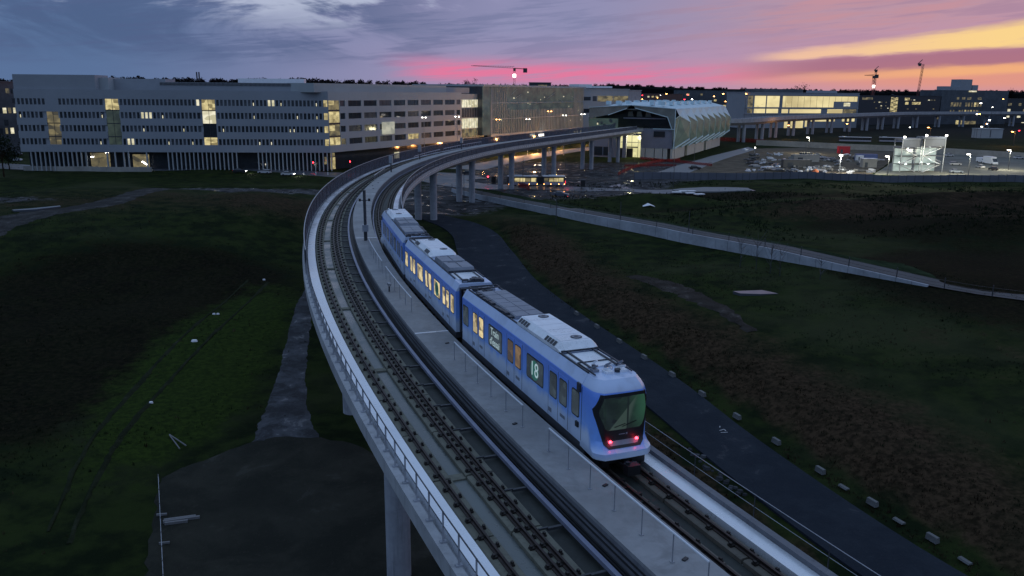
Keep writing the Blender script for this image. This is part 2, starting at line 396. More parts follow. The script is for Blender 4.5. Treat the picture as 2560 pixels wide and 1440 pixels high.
lush = np.clip(0.9 * blob(-34, 92, 9, 30) + 0.6 * blob(-30, 70, 6, 12) + 0.35 * blob(24, 145, 14, 20) + 0.5 * blob(-60, 205, 14, 12), 0, 1)
for nm, arr in (('bramble', bramble), ('lush', lush), ('soil', soil), ('mud', mud), ('far', farm)):
    at_ = me.attributes.new(nm, 'FLOAT', 'POINT'); at_.data.foreach_set('value', arr.reshape(-1).astype(np.float32))
gm = bpy.data.materials.new('ground_cover'); gm.use_nodes = True; n = NT(gm.node_tree); b = gm.node_tree.nodes['Principled BSDF']
geo = n.new('ShaderNodeNewGeometry'); P = geo.outputs['Position']
def attr(nm):
    a = n.new('ShaderNodeAttribute', attribute_name=nm); return X(n, a.outputs['Fac'])
N1 = n.noise(P, 0.035, 5, .6); N2 = n.noise(P, 0.30, 6, .65); N3 = n.noise(P, 1.7, 5, .7); N4 = n.noise(P, 6.0, 3, .7)
grass = n.mix(n.ss(N2, .38, .62), (0.009, 0.0145, 0.0065), (0.022, 0.033, 0.010))
grass = n.mix(n.ss(N1, .48, .64) * 0.75, grass, (0.034, 0.041, 0.019))
grass = n.mix(n.ss(N3, .62, .78) * 0.4, grass, (0.036, 0.036, 0.022))
grass = n.mix(n.ss(attr('bramble') + (N2 - .5) * .9 + (N1 - .5) * .5, .35, .65) * .85, grass, n.mix(n.ss(N3, .4, .65), (0.0042, 0.0042, 0.0026), (0.016, 0.0125, 0.0075)))
grass = n.mix(n.ss(attr('lush') + (N2 - .5) * .8, .35, .7), grass, n.mix(n.ss(N3, .35, .65), (0.015, 0.026, 0.007), (0.030, 0.050, 0.010)))
dirt = n.mix(n.ss(N3, .35, .65), (0.018, 0.0125, 0.0085), (0.060, 0.039, 0.025))
dirt = n.mix(n.ss(N4, .60, .72) * 0.25, dirt, (0.058, 0.048, 0.040))
mudc = n.mix(n.ss(N2, .35, .62), (0.030, 0.030, 0.032), (0.075, 0.075, 0.080))
so = n.ss(attr('soil') + (N2 - 0.5) * 1.3 + (N1 - .5) * 1.0, 0.30, 0.95) * .92
mu = n.ss(attr('mud') + (N2 - 0.5) * 0.9, 0.40, 0.62)
colr = n.mix(so, grass, dirt); colr = n.mix(mu, colr, mudc)
colr = n.mix(attr('far') , colr, (0.016, 0.018, 0.018))
n.put(b.inputs['Base Color'], colr)
wet = mu * n.ss(n.noise(P, 0.22, 4, .6, .6), .56, .60)
n.put(b.inputs['Roughness'], n.lin(wet, 0, 1, 0.92, 0.08))
n.put(b.inputs['Specular IOR Level'], n.lin(wet, 0, 1, 0.02, 0.5))
n.l.new(n.bump((N3 * 0.6 + N4 * 0.4) * (1.0 - wet), 0.55, 0.30), b.inputs['Normal'])
me.materials.append(gm)
from mathutils.bvhtree import BVHTree
_bv = BVHTree.FromPolygons(verts.tolist(), faces.tolist())
def gz(x, y):
    h_ = _bv.ray_cast(Vector((x, y, 60)), Vector((0, 0, -1))); return h_[0].z if h_[0] is not None else hz(x, y)
def ragged(name, pts, widths, mat, dz=0.07, jit=.35, seed=1, closed=None):
    '''track or pad worn into the ground, with broken edges, laid on the terrain'''
    rr = random.Random(seed); bm = bmesh.new()
    if closed is None:
        c_ = resample(pts, .8); n_ = len(c_); L_, R_ = [], []
        jl = jr = 0
        for i, p in enumerate(c_):
            t = (c_[min(i + 1, n_ - 1)] - c_[max(i - 1, 0)]).normalized(); nr = Vector((t.y, -t.x)); w = np.interp(i / (n_ - 1), np.linspace(0, 1, len(widths)), widths) / 2
            jl = jl * .6 + rr.uniform(-jit, jit); jr = jr * .6 + rr.uniform(-jit, jit)
            row = [p + nr * (w + jl) * k for k in (-1, )] + [p + nr * w * k for k in (-.5, 0, .5)] + [p + nr * (w + jr)]
            L_.append([bm.verts.new((q.x, q.y, gz(q.x, q.y) + dz - (.10 if j in (0, 4) else 0))) for j, q in enumerate(row)])
        for a_, b_ in zip(L_[:-1], L_[1:]):
            for j in range(4): bm.faces.new((a_[j], a_[j + 1], b_[j + 1], b_[j]))
    else:
        poly = resample(closed + [closed[0]], .8)[:-1]; poly = [p + Vector((rr.uniform(-jit, jit), rr.uniform(-jit, jit))) for p in poly]
        vs = [bm.verts.new((p.x, p.y, 0)) for p in poly]; bm.faces.new(vs)
        x0, x1 = min(p.x for p in poly), max(p.x for p in poly); y0, y1 = min(p.y for p in poly), max(p.y for p in poly)
        for k in np.arange(x0, x1, 1.0): bmesh.ops.bisect_plane(bm, geom=bm.verts[:] + bm.edges[:] + bm.faces[:], plane_co=(k, 0, 0), plane_no=(1, 0, 0))
        for k in np.arange(y0, y1, 1.0): bmesh.ops.bisect_plane(bm, geom=bm.verts[:] + bm.edges[:] + bm.faces[:], plane_co=(0, k, 0), plane_no=(0, 1, 0))
        for v in bm.verts: v.co.z = gz(v.co.x, v.co.y) + dz - (.10 if any(len(e.link_faces) == 1 for e in v.link_edges) else 0)
    bmesh.ops.recalc_face_normals(bm, faces=bm.faces)
    m_ = bpy.data.meshes.new(name); bm.to_mesh(m_); bm.free(); m_.materials.append(mat)
    m_.polygons.foreach_set('use_smooth', [True] * len(m_.polygons)); return tag(obj(name, m_), kind='structure')
ground = obj('ground', me); tag(ground, kind='structure')

def resample(pts, step):
    pts = [Vector(p).to_2d() if len(p) > 2 else Vector(p) for p in pts]; out = []
    P_ = [pts[0] * 2 - pts[1]] + pts + [pts[-1] * 2 - pts[-2]]
    for i in range(1, len(P_) - 2):
        a, b_, c_, d_ = P_[i - 1:i + 3]; L = (c_ - b_).length; k = max(1, int(L / step))
        for j in range(k):
            t = j / k
            out.append(0.5 * ((2 * b_) + (c_ - a) * t + (2 * a - 5 * b_ + 4 * c_ - d_) * t * t + (3 * b_ - a - 3 * c_ + d_) * t ** 3))
    out.append(pts[-1]); return out
def strip(name, pts, widths, mat, dz=0.14, step=3.0, cols=5, label=None, kind='structure', z=None):
    c_ = resample(pts, step); mb = MB(); n_ = len(c_)
    for i, p in enumerate(c_):
        t = (c_[min(i + 1, n_ - 1)] - c_[max(i - 1, 0)]).normalized(); nr = Vector((t.y, -t.x))
        w = np.interp(i / (n_ - 1), np.linspace(0, 1, len(widths)), widths)
        for j in range(cols):
            q = p + nr * (w * (j / (cols - 1) - .5))
            mb.v.append((q.x, q.y, (hz(q.x, q.y) if z is None else z) + dz))
    for i in range(n_ - 1):
        for j in range(cols - 1):
            a = i * cols + j; mb.f.append((a, a + 1, a + cols + 1, a + cols)); mb.m.append(0)
    # skirts so the edges have depth
    b0 = len(mb.v)
    for i in range(n_):
        for j in (0, cols - 1):
            v_ = mb.v[i * cols + j]; mb.v.append((v_[0], v_[1], v_[2] - 0.5))
    for i in range(n_ - 1):
        mb.f.append((i * cols, (i + 1) * cols, b0 + (i + 1) * 2, b0 + i * 2)); mb.m.append(0)
        mb.f.append((i * cols + cols - 1, b0 + i * 2 + 1, b0 + (i + 1) * 2 + 1, (i + 1) * cols + cols - 1)); mb.m.append(0)
    o = mb.build(name, mat, smooth=False, fix=True); return tag(o, label, kind=kind)
def worn(name, a, b_, c_, wetness=.3, rscale=.5):
    m = bpy.data.materials.new(name); m.use_nodes = True; n = NT(m.node_tree); bs = m.node_tree.nodes['Principled BSDF']
    g = n.new('ShaderNodeNewGeometry').outputs['Position']; n1 = n.noise(g, rscale, 6, .65, .4); n2 = n.noise(g, 3.5, 5, .7); n3 = n.noise(g, .12, 3, .5)
    c0 = n.mix(n.ss(n1, .38, .62), a, b_); c0 = n.mix(n.ss(n2, .55, .72) * .7, c0, c_); c0 = n.mix(n.ss(n3, .5, .62) * .5, c0, a)
    n.put(bs.inputs['Base Color'], c0); w = n.ss(n1, .60, .66) * wetness
    n.put(bs.inputs['Roughness'], n.lin(w, 0, 1, .92, .15)); n.put(bs.inputs['Specular IOR Level'], n.lin(w, 0, 1, .04, .5))
    n.l.new(n.bump(n2, .8, .12), bs.inputs['Normal']); return m
M['asphalt'] = worn('asphalt', (0.022, 0.028, 0.038), (0.029, 0.036, 0.047), (0.038, 0.045, 0.056), .25, .35)
strip('service_road', [(float(x), float(y)) for y, x in zip(RY, RX)], [7.5, 7, 6.6, 5.9, 5.9, 7.0, 9.0, 10.0, 9.0, 7.0], M['asphalt'], 0.16, 3.0, 7)
def patch(name, pix, mat, dz=0.16, kind='structure', world=False, thick=0.5):
    pts = [Vector((*p, 0)) if world else gt(*p) for p in pix]
    bm = bmesh.new(); vs = [bm.verts.new((p.x, p.y, 0)) for p in pts]; f = bm.faces.new(vs)
    bmesh.ops.triangulate(bm, faces=[f])
    for _ in range(3): bmesh.ops.subdivide_edges(bm, edges=[e for e in bm.edges if e.calc_length() > 5], cuts=1, use_grid_fill=False); bmesh.ops.triangulate(bm, faces=bm.faces[:])
    for v in bm.verts: v.co.z = hz(v.co.x, v.co.y) + dz
    bd = [e for e in bm.edges if len(e.link_faces) == 1]
    r = bmesh.ops.extrude_edge_only(bm, edges=bd)
    for v in [g for g in r['geom'] if isinstance(g, bmesh.types.BMVert)]: v.co.z -= thick
    bmesh.ops.recalc_face_normals(bm, faces=bm.faces)
    me = bpy.data.meshes.new(name); bm.to_mesh(me); bm.free(); me.materials.append(mat)
    return tag(obj(name, me), kind=kind)
M['gravel'] = pbr('pale_gravel', (0.060, 0.066, 0.076), 0.8, 0, 0.4, 0.5, 0.6, rvar=0.15)
M['pad'] = pbr('crushed_stone_pad', (0.020, 0.0245, 0.0245), 0.9, 0, 0.35, 0.25, 0.7, spec=0.05)
M['palepath'] = pbr('pale_paving', (0.16, 0.165, 0.175), 0.7, 0, 0.3, 0.15, 0.2, rvar=0.2)
M['road_wet'] = pbr('damp_road', (0.075, 0.082, 0.10), 0.45, 0, 0.3, 0.1, 0.2, rvar=0.2)
M['gravel'] = worn('worn_gravel', (0.040, 0.043, 0.048), (0.085, 0.092, 0.105), (0.12, 0.125, 0.14), .6)
M['pad'] = worn('crushed_stone_pad', (0.024, 0.026, 0.022), (0.038, 0.039, 0.032), (0.052, 0.049, 0.040), .2, .25)
ragged('stone_pad', None, None, M['pad'], .13, .22, 2, closed=[gt(x, y).to_2d() for x, y in ((395, 1205), (450, 1172), (540, 1140), (620, 1108), (700, 1092), (800, 1096), (900, 1120), (1010, 1180), (1120, 1260), (1330, 1500), (1400, 1800), (420, 1800))])
pc = [gt(x, y).to_2d() for x, y in ((704, 1128), (712, 1100), (716, 1040), (724, 970), (738, 890), (752, 810), (768, 755), (795, 705), (840, 660))]
ragged('gravel_path', pc, [8.0, 4.6, 3.6, 3.2, 3.0, 3.0, 2.8, 2.6, 2.6], M['gravel'], .06, .13, 3)
ragged('verge_loop', None, None, M['gravel'], .10, .2, 4, closed=[gt(x, y).to_2d() for x, y in ((1040, 1440), (1100, 1405), (1180, 1420), (1240, 1500), (1100, 1560))])
for k, pts in enumerate((((120, 1330), (200, 1150), (330, 980), (470, 830), (620, 700)), ((170, 1360), (250, 1180), (380, 1000), (520, 850), (670, 705)))):
    ragged('wheel_rut', [gt(x, y).to_2d() for x, y in pts], [.45, .7, .6, .4], worn('rutted_grass', (0.013, 0.018, 0.009), (0.022, 0.028, 0.015), (0.034, 0.036, 0.026), .1), .05, .22, 7 + k)
ragged('bare_track', [gt(x, y).to_2d() for x, y in ((-60, 590), (0, 560), (100, 535), (250, 512), (420, 492), (600, 478))], [9, 8, 6, 4, 2.5], worn('bare_pale_earth', (0.030, 0.030, 0.030), (0.055, 0.054, 0.054), (0.075, 0.073, 0.072), .3), .08, .5, 9)
ragged('bare_patch', [gt(x, y).to_2d() for x, y in ((1580, 690), (1640, 705), (1720, 735), (1800, 775), (1880, 830))], [3, 4.5, 4, 2.5, 1.5], worn('pale_clay', (0.028, 0.024, 0.021), (0.052, 0.046, 0.042), (0.08, 0.075, 0.07), .3), .08, .5, 10)
# roads beyond
strip('plaza_road', [gp(*p) for p in ((500, 418), (700, 428), (880, 438), (1010, 436), (1110, 438), (1180, 452))], [9, 10, 11, 13, 14, 12], M['road_wet'], 0.10)
strip('bus_road', [gp(*p) for p in ((1060, 440), (1150, 462), (1230, 468), (1320, 468), (1420, 470), (1560, 472), (1700, 478), (1880, 476))], [14, 13, 12, 11, 10, 8, 7, 5], M['road_wet'], 0.12)
strip('lit_street', [gp(*p) for p in ((1160, 424), (1240, 408), (1330, 392), (1420, 378), (1530, 366))], [13, 12, 12, 12, 12], M['palepath'], 0.13)
strip('left_road', [gp(*p) for p in ((-200, 412), (0, 414), (120, 420), (300, 425), (520, 424))], [13, 13, 12, 10, 9], M['road_wet'], 0.10)
patch('yard_floor', [(1700, 431), (1790, 400), (1890, 372), (2130, 366), (2235, 372), (2225, 405), (2180, 436), (1880, 437)], pbr('trodden_yard_earth', (0.10, 0.085, 0.065), 0.9, 0, 0.4, 0.2, 0.4, spec=0.05), 0.10)
patch('yard_kerb_path', [(1640, 432), (1725, 432), (1800, 402), (1890, 374), (1870, 368), (1780, 390)], M['palepath'], 0.13)
patch('car_park', [(2185, 437), (2232, 405), (2240, 374), (2420, 384), (2620, 390), (2760, 450), (2560, 445)], pbr('car_park_surface', (0.15, 0.15, 0.13), 0.85, 0, 0.25, 0.1, 0.3, spec=0.1), 0.12)
patch('field_path', [(1680, 476), (1760, 470), (1870, 472), (1880, 478), (1700, 484)], M['palepath'], 0.3)

# ---- concrete retaining wall of the raised path, panel by panel
wroot = thing('retaining_wall', 'long pale concrete panel wall edging the raised path across the field', 'wall')
wc = resample(WALLP, 2.6); TZ = 2.5
hw = []
for i, p in enumerate(wc):
    t = i / (len(wc) - 1); base = hz(p.x, p.y) - .3
    hw.append((base, base + .3 + np.interp(t, [0, .1, .5, .66, .86, 1], [1.0, 1.3, 1.9, 1.7, 0.25, 0.25])))
M['wallpanel'] = pbr('retaining_wall_concrete', (0.33, 0.36, 0.41), 0.75, 0, 0.22, 0.25, 0.2)
for i in range(int((len(wc) - 1) * .86)):
    a, b_ = wc[i], wc[i + 1]; d = (b_ - a).normalized(); nr = Vector((d.y, -d.x)) * 0.18
    a2, b2 = a + d * .03, b_ - d * .03; mb = MB()
    mb.add([(a2.x - nr.x, a2.y - nr.y, hw[i][0]), (b2.x - nr.x, b2.y - nr.y, hw[i + 1][0]), (b2.x - nr.x, b2.y - nr.y, hw[i + 1][1]), (a2.x - nr.x, a2.y - nr.y, hw[i][1]),
            (a2.x + nr.x, a2.y + nr.y, hw[i][0]), (b2.x + nr.x, b2.y + nr.y, hw[i + 1][0]), (b2.x + nr.x, b2.y + nr.y, hw[i + 1][1]), (a2.x + nr.x, a2.y + nr.y, hw[i][1])],
           [(0, 1, 2, 3), (7, 6, 5, 4), (3, 2, 6, 7), (0, 4, 5, 1), (0, 3, 7, 4), (1, 5, 6, 2)])
    mb.build('panel', M['wallpanel'], wroot, fix=True)
# raised path behind it + bank
mb = MB()
for i, p in enumerate(wc):
    d = (wc[min(i + 1, len(wc) - 1)] - wc[max(i - 1, 0)]).normalized(); nr = Vector((-d.y, d.x))
    if nr.y < 0: nr = -nr
    zt = hw[i][1] - .12
    for off, z in ((0.15, zt), (4.6, zt + .02)): q = p + nr * off; mb.v.append((q.x, q.y, z))
for i in range(len(wc) - 1): mb.f.append((i * 2, i * 2 + 1, i * 2 + 3, i * 2 + 2)); mb.m.append(0)
tag(mb.build('raised_path', M['asphalt2'], fix=True), kind='structure')
mb = MB()
for i, p in enumerate(wc):
    d = (wc[min(i + 1, len(wc) - 1)] - wc[max(i - 1, 0)]).normalized(); nr = Vector((-d.y, d.x))
    if nr.y < 0: nr = -nr
    zt = hw[i][1] - .10
    for off, z in ((4.6, zt), (7.0, zt - .1), (16.0, None)):
        q = p + nr * off; mb.v.append((q.x, q.y, (hz(q.x, q.y) - .3) if z is None else z))
for i in range(len(wc) - 1):
    for j in range(2): a = i * 3 + j; mb.f.append((a, a + 1, a + 4, a + 3)); mb.m.append(0)
vg = pbr('verge_grass', (0.024, 0.035, 0.020), 0.95, 0, 0.5, 0.4, 0.7, spec=0.0)
tag(mb.build('path_verge', vg, fix=True), kind='structure')
# low fence along the raised path
frt = thing('path_fence', 'thin dark mesh fence running along the top of the retaining wall', 'fence')
mb = MB(); top = []
for i, p in enumerate(wc):
    z = hw[i][1]; top.append(Vector((p.x, p.y, z + 1.0)))
    if i % 3 == 0: MB().bar((p.x, p.y, z - .1), (p.x, p.y, z + 1.35), 0.10).build('post', M['darksteel'], frt)
for k in (0.0, -.45, -.85):
    for a, b_ in zip(top[:-1], top[1:]): mb.bar(a + Vector((0, 0, k)), b_ + Vector((0, 0, k)), 0.035)
mb.build('wire', M['darksteel'], frt)

import mathutils.noise as _ns
# rough scrub on the banks: real tufts, one mass
def scrub(name, n_, region, size, mat, seed, label):
    r = np.random.RandomState(seed); V_ = []; F_ = []; k = 0
    while k < n_:
        x, y = region(r)
        if x is None: continue
        if _ns.noise(Vector((x * .11, y * .11, seed * 3.1))) + .35 * _ns.noise(Vector((x * .5, y * .5, seed))) < -.02: continue
        z = hz(x, y); s = size * (r.uniform(.4, 1.3) + (1.0 if r.uniform() < .03 else 0)); k += 1
        for _ in range(4):
            a = r.uniform(0, 6.28); l = s * r.uniform(.5, 1.1); bx_, by_ = x + r.uniform(-.5, .5) * s, y + r.uniform(-.5, .5) * s
            ca, sa = math.cos(a) * s * .16, math.sin(a) * s * .16; tx, ty = r.uniform(-.35, .35) * s, r.uniform(-.35, .35) * s
            b0 = len(V_); V_ += [(bx_ - ca, by_ - sa, z - .05), (bx_ + ca, by_ + sa, z - .05), (bx_ + tx, by_ + ty, z + l)]; F_.append((b0, b0 + 1, b0 + 2))
    m_ = bpy.data.meshes.new(name); m_.from_pydata(V_, [], F_); m_.materials.append(mat)
    return tag(obj(name, m_), label, None, None, 'stuff')
M['scrub'] = pbr('dry_scrub', (0.034, 0.025, 0.017), 0.95, 0, 0.5, 0.3, spec=0.0)
M['straw'] = pbr('pale_dry_grass', (0.055, 0.045, 0.028), 0.95, 0, 0.6, 0.5, spec=0.0)
M['tuft'] = pbr('green_tufts', (0.014, 0.021, 0.012), 0.95, 0, 0.5, 0.2, spec=0.0)
def reg_bank(r):
    y = r.uniform(22, 165); d = 3.6 + abs(r.normal(0, 5)) ; return float(road_x(y)) + d, y
def reg_right(r):
    y = r.uniform(25, 150); x = float(road_x(y)) + r.uniform(6, 60); return (x, y) if y < wall_y(x) - 2 or x > 58 else (None, None)
def reg_left(r):
    y = r.uniform(45, 170); x = -18 - r.uniform(0, 1) ** .8 * (20 + y * .55)
    if y < 66 and x > -30: return None, None
    return x - max(0, (y - 60) * .18), y
def reg_mid(r):
    y = r.uniform(18, 100); x = float(road_x(y)) - 3.6 - r.uniform(0, 1) * 5; return x, y
def reg_back(r):
    x = r.uniform(10, 170); y = r.uniform(150, 268); return (x, y) if y > float(wall_y(x)) + 12 else (None, None)
scrub('dry_scrub', 3600, reg_bank, 0.20, M['scrub'], 1, 'dry brown scrub on the bank above the service road')
scrub('field_scrub', 9000, reg_right, 0.17, M['tuft'], 2, 'dark rough grass covering the right hand field')
scrub('left_scrub', 9000, reg_left, 0.17, M['tuft'], 4, 'dark rough grass covering the left hand slope')
scrub('verge_scrub', 2500, reg_mid, 0.2, M['scrub'], 5, 'low dry weeds between viaduct and service road')
scrub('mound_scrub', 6000, reg_back, 0.5, M['tuft'], 6, 'dark brambles over the earth mounds behind the path')

scrub('straw_tufts', 2200, reg_bank, 0.24, M['straw'], 11, 'pale dry grass stems along the bank above the service road')
scrub('straw_left', 1500, reg_left, 0.22, M['straw'], 12, 'pale dry stems scattered over the left hand grass slope')
scrub('straw_right', 1800, reg_right, 0.24, M['straw'], 13, 'pale dry stems scattered over the right hand field')
# ================================================================== viaduct
_P = (3.8757997904062838, 25.90007831548587, -0.4161889263466738, 0.002823688141139851, 0.001653450558377829, -0.0022562536002628756)
_S = np.arange(-60, 620, .25); _TM = math.radians(24)
_TH = _P[2] + _P[3] * _S + _P[4] * _S ** 2 / 2 * 1e-2 + _P[5] * _S ** 3 * 1e-5
_i = int(np.argmax(_TH >= _TM)); _TH[_i:] = _TM
_TH[_S < -20] = _TH[np.argmin(abs(_S + 20))]
_X = np.cumsum(np.sin(_TH) * .25); _Y = np.cumsum(np.cos(_TH) * .25); _j = int(np.argmin(abs(_S)))
_X = _X - _X[_j] + _P[0]; _Y = _Y - _Y[_j] + _P[1]
ZT = 13.0
def vf(s, u=0.0, v=0.0):
    x = np.interp(s, _S, _X); y = np.interp(s, _S, _Y); t = np.interp(s, _S, _TH)
    return Vector((float(x + u * math.cos(t)), float(y - u * math.sin(t)), ZT + v))
def vth(s): return float(np.interp(s, _S, _TH))
def sweep(prof, s0, s1, step=2.0, mb=None, mi=0, caps=True, f=vf):
    mb = mb or MB(); k = max(1, int(math.ceil((s1 - s0) / step)))
    rings = [[f(s0 + (s1 - s0) * i / k, u, v) for u, v in prof] for i in range(k + 1)]
    return mb.loft(rings, mi, caps)
def rect(u0, u1, v0, v1): return [(u0, v0), (u1, v0), (u1, v1), (u0, v1)]
SA, SB = -26.0, 356.0
via = thing('viaduct', 'long curved concrete metro viaduct on paired round piers carrying two tracks', 'viaduct')
# girder: trapezoid box under a wide deck slab, in pre-cast segments
gp_prof = [(-5.0, -0.62), (-2.9, -2.35), (1.7, -2.35), (4.0, -0.62), (4.0, -0.55), (-5.0, -0.55)]
s = SA
while s < SB:
    e = min(s + 3.0, SB)
    if s < 130: sweep(gp_prof, s + .015, e - .015, 3.0).build('girder_segment', M['girder'], via, fix=True)
    s = e if s < 130 else SB + 1
sweep(gp_prof, 132.0, SB, 3.0).build('girder', M['girder'], via, fix=True)
sweep(rect(-6.05, 4.85, -0.549, -0.22), SA, SB, 2.0).build('deck_slab', M['girder'], via, fix=True)
sweep([(-6.12, -0.75), (-6.05, -0.75), (-5.78, -0.18), (-5.78, -0.05), (-6.12, -0.05)], SA, SB, 2.0).build('cornice', M['girder'], via, fix=True)
sweep([(4.85, -0.95), (4.92, -0.95), (4.92, 0.05), (4.70, 0.05), (4.70, -0.22), (4.85, -0.25)], SA, SB, 2.0).build('cornice', M['girder'], via, fix=True)
# wet bright floor strips
sweep(rect(-5.62, -4.95, -0.219, 0.12), SA, SB, 2.0).build('floor_strip', M['strip'], via, fix=True)
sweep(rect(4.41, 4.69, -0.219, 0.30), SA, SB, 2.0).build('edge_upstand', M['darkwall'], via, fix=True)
sweep(rect(3.76, 4.40, -0.219, 0.12), SA, SB, 2.0).build('floor_strip', M['strip'], via, fix=True)
# track plinths in blocks, troughs between
lines = [(-4.86, -4.10, -0.02, 1), (-3.46, -2.30, -0.02, 1), (1.55, 2.25, -0.02, 0), (2.85, 3.60, -0.02, 1)]
M['plinth2'] = weathered('dark_plinth_concrete', (0.115, 0.105, 0.088), .85, .4, (2, 2, 2))  # darker, browner plinth concrete for the right-hand track
for u0, u1, vt, near in lines:
    s = SA; k = 0
    while s < 120:
        L = 4.6; jit = random.uniform(-.01, .01)
        sweep([(u0, -0.219), (u1, -0.219), (u1, vt + jit), (u1 - .05, vt + .03 + jit), (u0 + .05, vt + .03 + jit), (u0, vt + jit)], s + .05, s + L - .05, 1.6).build('plinth_block', M['plinth' if u0 < 0 else 'plinth2'], via, fix=True)
        s += L
    tag(sweep(rect(u0, u1, -0.219, vt), s, SB, 3.0).build('plinth', M['plinth'], via, fix=True))
sweep(rect(-4.09, -3.47, -0.219, -0.17), SA, SB, 2.0).build('trough', M['trough'], via, fix=True)
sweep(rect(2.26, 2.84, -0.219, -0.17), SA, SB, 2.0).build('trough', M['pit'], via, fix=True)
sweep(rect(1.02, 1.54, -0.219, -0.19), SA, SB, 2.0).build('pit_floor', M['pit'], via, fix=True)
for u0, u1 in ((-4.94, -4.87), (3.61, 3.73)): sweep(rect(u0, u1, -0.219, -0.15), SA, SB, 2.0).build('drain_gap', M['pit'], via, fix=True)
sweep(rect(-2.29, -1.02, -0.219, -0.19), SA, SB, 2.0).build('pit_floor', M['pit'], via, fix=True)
# inner trough lips seen as small steps every 13.8 m
for s in np.arange(SA + 4.6, 110, 13.8):
    sweep(rect(-4.09, -3.47, -0.169, -0.10), s, s + .5, 1).build('trough_step', M['plinth'], via, fix=True)
# rails with their fasteners
rail_prof = [(-.10, .0), (.10, .0), (.10, .02), (.03, .04), (.042, .13), (-.042, .13), (-.03, .04), (-.10, .02)]
fast = MB().bx(-.15, -.09, 0, .15, .09, .035).bx(-.13, -.06, .035, -.05, .06, .075).bx(.05, -.06, .035, .13, .06, .075)
fme = bpy.data.meshes.new('fastener'); fme.from_pydata(fast.v, [], fast.f); fme.materials.append(M['fastener'])
for u, e, s_ind in ((-4.48, 1, 52), (-3.12, 1, 52), (-2.72, 1, 36), (1.92, 0, 0), (3.22, 1, 4)):
    r = sweep([(u + a, 0.03 + b_ * 1.25) for a, b_ in rail_prof], SA, SB, 2.0).build('rail', M['rail'], via, fix=True)
    far_ = MB(); s = -9.0; i = 0
    while s < 150:
        p = vf(s, u + (-.11 if i % 2 else .11) , .0)
        if s < s_ind: obj('fastener', fme, r, p + Vector((0, 0, .012)), rz=-vth(s), scale=(1.0, 1.0, 1.9))
        elif s > 0 or s_ind: far_.rbox(p + Vector((0, 0, .07)), (.30, .18, .12), -vth(s))
        s += .62; i += 1
    if far_.v: tag(far_.build('fastener_row', M['fastener'], r), kind='stuff')
# collector rail on brackets, cables, walkway
cr = sweep(rect(-1.62, -1.44, 0.02, 0.18), SA, SB, 2.0).build('power_rail', M['thirdrail'], via, fix=True)
bk = MB().bx(-.62, -.06, -.12, .04, .06, -.02).bx(.0, -.05, -.12, .18, .05, .06).bx(-.95, -.04, -.03, -.60, .04, .02)
bme = bpy.data.meshes.new('bracket'); bme.from_pydata(bk.v, [], bk.f); bme.materials.append(M['darksteel'])
for i, s in enumerate(np.arange(-8, 180, 3.1)): obj('bracket', bme, cr, vf(s, -1.60, .06), rz=-vth(s))
cr2 = sweep(rect(1.22, 1.34, 0.05, 0.18), SA, SB, 2.0).build('power_rail', M['thirdrail'], via, fix=True)
cab = MB()
for k in range(4): sweep(rect(-1.36 + k * .08, -1.31 + k * .08, -0.18 + k * .05, -0.12 + k * .05), SA, 240, 2.0, cab)
cab.build('cable_run', M['cable'], via, fix=True)
for v0 in (.22, .44): sweep(rect(-1.07, -1.03, v0, v0 + .05), SA, 240, 2.0).build('cable', M['cable'], via, fix=True)
joints = [SA, 23.5, 57.5, 93.5, 128, 160, 192, 224, 258, 292, 326, SB]
for a, b_ in zip(joints[:-1], joints[1:]):
    sweep(rect(-1.02, 1.04, 0.66, 0.80), a + .09, b_ - .09, 2.0).build('walkway_slab', M['walkway'], via, fix=True)
    if b_ < 130: sweep(rect(-1.02, 1.04, 0.70, 0.815), b_ - .09, b_ + .09, 1).build('joint_cover', M['strip'], via, fix=True)
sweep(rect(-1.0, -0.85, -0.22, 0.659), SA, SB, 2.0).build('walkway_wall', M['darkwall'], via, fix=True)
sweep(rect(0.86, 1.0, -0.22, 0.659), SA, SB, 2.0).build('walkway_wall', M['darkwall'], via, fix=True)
# small covers / debris on walkway
for s, u in ((8.6, -.35), (2, .5), (-3.3, .3), (21, .3), (100, .2), (104, -.3), (108, .1)):
    MB().rbox(vf(s, u, .825), (.22, .12, .05), -vth(s) + .4).build('inspection_cover', M['cable'], via)
# handrails on the walkway
def handrail(s0, s1, u, label=None, parent=via, base=.80, h=1.0, step=1.9, mid=False):
    mb = MB(); k = max(2, int((s1 - s0) / 1.0))
    pts = [vf(s0 + (s1 - s0) * i / k, u, base + h) for i in range(k + 1)]
    for a, b_ in zip(pts[:-1], pts[1:]): mb.tube(a, b_, .036, 6)
    if mid:
        for a, b_ in zip(pts[:-1], pts[1:]): mb.tube(a - Vector((0, 0, h * .5)), b_ - Vector((0, 0, h * .5)), .018, 5)
    o = mb.build('handrail', M['bright_rail'], parent)
    q = int(round((s1 - s0) / step))
    for i in range(q + 1):
        s = s0 + (s1 - s0) * i / q
        pm = MB().tube(vf(s, u, base), vf(s, u, base + h), .022, 6).rbox(vf(s, u, base + .012), (.12, .12, .02), -vth(s)); pm.build('post', M['galv'], o)
    return o
for a, b_ in ((40.8, 51.0), (28.3, 38.6), (8.2, 18.0), (-5.0, 5.5)): handrail(a, b_, -.15)
for a, b_ in ((110, 122), (150, 172), (175, 205)): handrail(a, b_, -.75)
